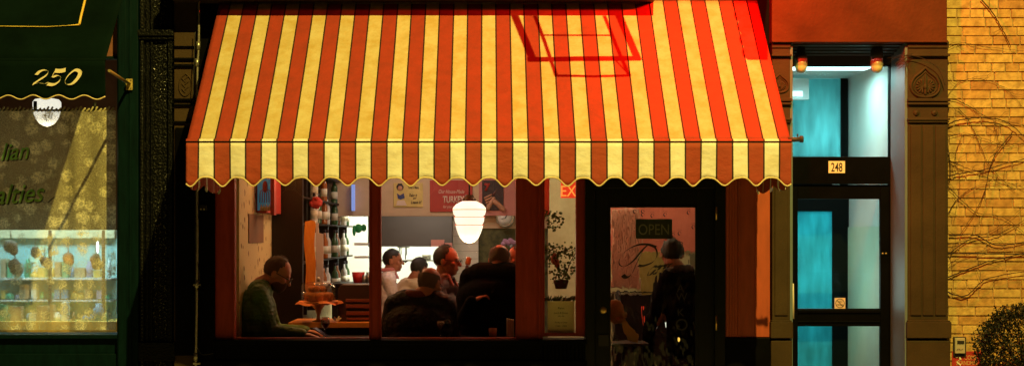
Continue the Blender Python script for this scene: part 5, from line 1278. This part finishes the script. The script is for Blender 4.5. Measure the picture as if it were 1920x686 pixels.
# ================================================================== OVERHEAD SHADOW CASTERS (fire escape, cornice, neon sign)
LP=Vector((2.15,-8.8,10.0))
def awn_from_px(px,py):
    lo,hi=0,1
    for _ in range(40):
        t=(lo+hi)/2; q=aw_pt(0,t); pyq=CY-(q.z-HC)*F/(D+q.y)
        if pyq<py: lo=t
        else: hi=t
    q=aw_pt(0,t); return Vector((X(px,q.y),q.y,q.z))
def occl(px,py,dz):       # the point above the awning, on the line to the street lamp, that shades this spot
    a=awn_from_px(px,py); d=LP-a; s_=dz/d.z; return a+d*s_
fe=thing('fire_escape','iron fire escape balcony end hanging over the awning, casting its ladder shadow','fire escape',(0,0,4))
def bar(pts,r,nm='bar'):
    m=MB(); m.tube([occl(a,b,.78) for a,b in pts],r,8); m.build(nm,'rust',fe)
bar([(955,5),(1000,113)],.026,'rail'); bar([(1160,28),(1197,113)],.026,'rail'); bar([(990,111),(1200,109)],.027,'cross_bar')
bar([(1003,30),(1022,80),(1043,142)],.013,'rail'); bar([(1133,30),(1155,85),(1180,142)],.013,'rail'); bar([(1040,142),(1110,143.5),(1182,141)],.013,'cross_bar'); bar([(1012,66),(1146,67)],.009,'cross_bar'); bar([(1150,108),(1178,138)],.006,'rail')
# cornice shelf above the awning, ends left of the neon sign
a0=awn_from_px(430,30); 
d=LP-a0; s_=(Z(-6,-.33)-a0.z)/d.z; e0=a0+d*s_
d1=awn_from_px(1225,29); s1=(e0.z-d1.z)/(LP-d1).z; e1=d1+(LP-d1)*s1
m=MB(); m.box(X(330),e1.x,e0.y,.02,e0.z,e0.z+.12); m.box(X(330),e1.x-.05,e0.y+.08,.02,e0.z+.12,e0.z+.3); o=m.build('cornice','rust',rb,bevel=.004)
# neon sign glowing red, with an unseen jagged sheet that blocks the lamp
ns=thing('neon_sign','red neon sign hung above the right end of the awning','neon sign',occl(1400,60,.7))
pts=[(1376,-6),(1374,12),(1380,22),(1378,34),(1386,44),(1384,56),(1391,66),(1388,80),(1396,90),(1393,104),(1402,112),(1440,112),(1440,-6)]
m=MB(); m.prism([occl(a,b,.85) for a,b in pts],(0,.03,.03)); m.build('panel','rust',ns)  # outline shaped to throw the ragged shadow onto the awning
npos=occl(1368,60,.50)
tpos=occl(1408,55,.80)
m=MB(); m.tube([tpos+Vector((-.05,0,.0)),tpos+Vector((.05,0,.0))],.012,8); m.build('neon_tube',mat('red_neon',(1,.05,.02),.4,emis=(1,.03,.01),es=4),ns)
#,npos+Vector((.07,0,.03))],.012,8); m.tube([npos+Vector((-.06,0,.07)),npos+Vector((.06,0,.07))],.012,8); m.build('neon_tube',mat('red_neon',(1,.05,.02),.4,emis=(1,.03,.01),es=4),ns)
def light(kind,name,loc,en,col,size=.05,rot=None,sy=None,spread=None):
    l=bpy.data.lights.new(name,kind); l.energy=en; l.color=col
    if kind=='AREA':
        l.size=size
        if sy: l.shape='RECTANGLE'; l.size_y=sy
    else: l.shadow_soft_size=size
    o=bpy.data.objects.new(name,l); o.location=loc; link(o)
    if rot: o.rotation_euler=rot
    return o
light('POINT','neon_glow',npos+Vector((-.02,-.08,-.0)),200,(1,.012,.004),.05)
# street lamp (head + pole across the pavement) and its light
st=thing('street_lamp','sodium street lamp on a tall pole across the street','street lamp',(LP.x+1.2,LP.y-.3,0))
m=MB(); m.tube([(LP.x+1.2,LP.y-.3,-.15),(LP.x+1.2,LP.y-.3,9.6),(LP.x+.9,LP.y-.2,10.15),(LP.x+.2,LP.y,10.25)],[.1,.07,.05,.04],10); m.build('pole','rust',st)
m=MB(); m.ell((LP.x,LP.y,10.24),(.3,.15,.09)); m.build('head','rust',st)
sl=light('SPOT','street_lamp_light',LP,7700,(1,.735,.15),.055)
sl.data.spot_size=R(110); sl.data.spot_blend=.3
dv=Vector((.3,0,2.0))-LP; sl.rotation_euler=dv.to_track_quat('-Z','Y').to_euler()
# interior lights
light('AREA','dining_light',(X(700,2.2),2.6,3.05),10,(1,.32,.08),1.2,sy=1.8)
light('POINT','red_wall_lamp',(X(905,2.0),1.35,2.2),18,(1,.10,.03),.08)
light('POINT','bar_fill',(X(560,1.6),1.3,2.3),6,(1,.36,.06),.06)  # added fill that brightens the orange cloth, no fixture behind it
cl=light('SPOT','counter_fill',(X(610,.6),.55,2.3),34,(1,.42,.09),.05); cl.data.spot_size=R(50); cl.data.spot_blend=.6; cl.rotation_euler=(Vector((X(625,YC),YC,zc))-Vector((X(610,.6),.55,2.3))).to_track_quat('-Z','Y').to_euler()  # added spot to make the counter edge bright orange
light('POINT','wallpaper_fill',(X(470,1.0),1.2,2.75),15,(1,.66,.24),.06)  # added fill that turns the wallpaper yellow
light('AREA','kitchen_light',(X(800,7),7.0,3.0),150,(.95,1,.86),2.0,sy=1.0)
light('POINT','shelf_fill',(-1.15,1.9,2.35),16,(1,.62,.34),.06)  # added point light for glints on the bottles
light('AREA','staff_fill',(X(800,4.5),4.3,3.05),15,(1,.80,.70),.8)  # added overhead fill to whiten the cooks' shirts
light('POINT','partition_light',(X(1080,2.6),2.3,2.6),20,(1,.85,.52),.1)
light('POINT','door_backlight',(X(1180,2.4),2.35,2.75),11,(1,.58,.33),.1)  # set behind the standing man so he reads as a silhouette
light('AREA','shop_case_fill',(X(100,1.2),1.2,Z(400,1.2)+.15),20,(.45,.88,1),1.6,sy=.25)  # added to light the made-up display case
light('POINT','shop_counter_fill',(X(120,.9),.95,1.45),3.5,(1,.68,.22),.05)  # added warm fill for the yellow lower part of the shop window
light('AREA','vestibule_light',(X(1530,1.0),.80,2.98),17,(.6,1,.95),.6,sy=.3)
light('POINT','vestibule_fill',(X(1515,1.0),1.0,1.25),9,(.66,1,.88),.3)  # extra unseen fill for the lower vestibule wall
light('AREA','hall_light',(X(1520,4),3.8,3.0),60,(.35,.95,1.0),.6,sy=2)
light('POINT','transom_backlight',(X(1536,2.0),1.98,2.55),2.6,(.6,1,1.0),.12)  # added behind the frosted transom to make its bright centre
light('POINT','inner_panel_backlight',(X(1528,2.9),2.9,1.7),55,(.35,.95,1.0),.15)  # added behind the lower frosted panel to brighten it
# ================================================================== WORLD
wd=bpy.data.worlds.new('World'); scene.world=wd; wd.use_nodes=True; nt=wd.node_tree
bg=nt.nodes['Background']; sky=nt.nodes.new('ShaderNodeTexSky'); sky.sky_type='NISHITA'; sky.sun_disc=False; sky.sun_elevation=R(4); sky.sun_rotation=R(200)
nt.links.new(sky.outputs[0],bg.inputs[0]); bg.inputs[1].default_value=.002
if hasattr(scene,'cycles'): scene.cycles.transparent_max_bounces=16
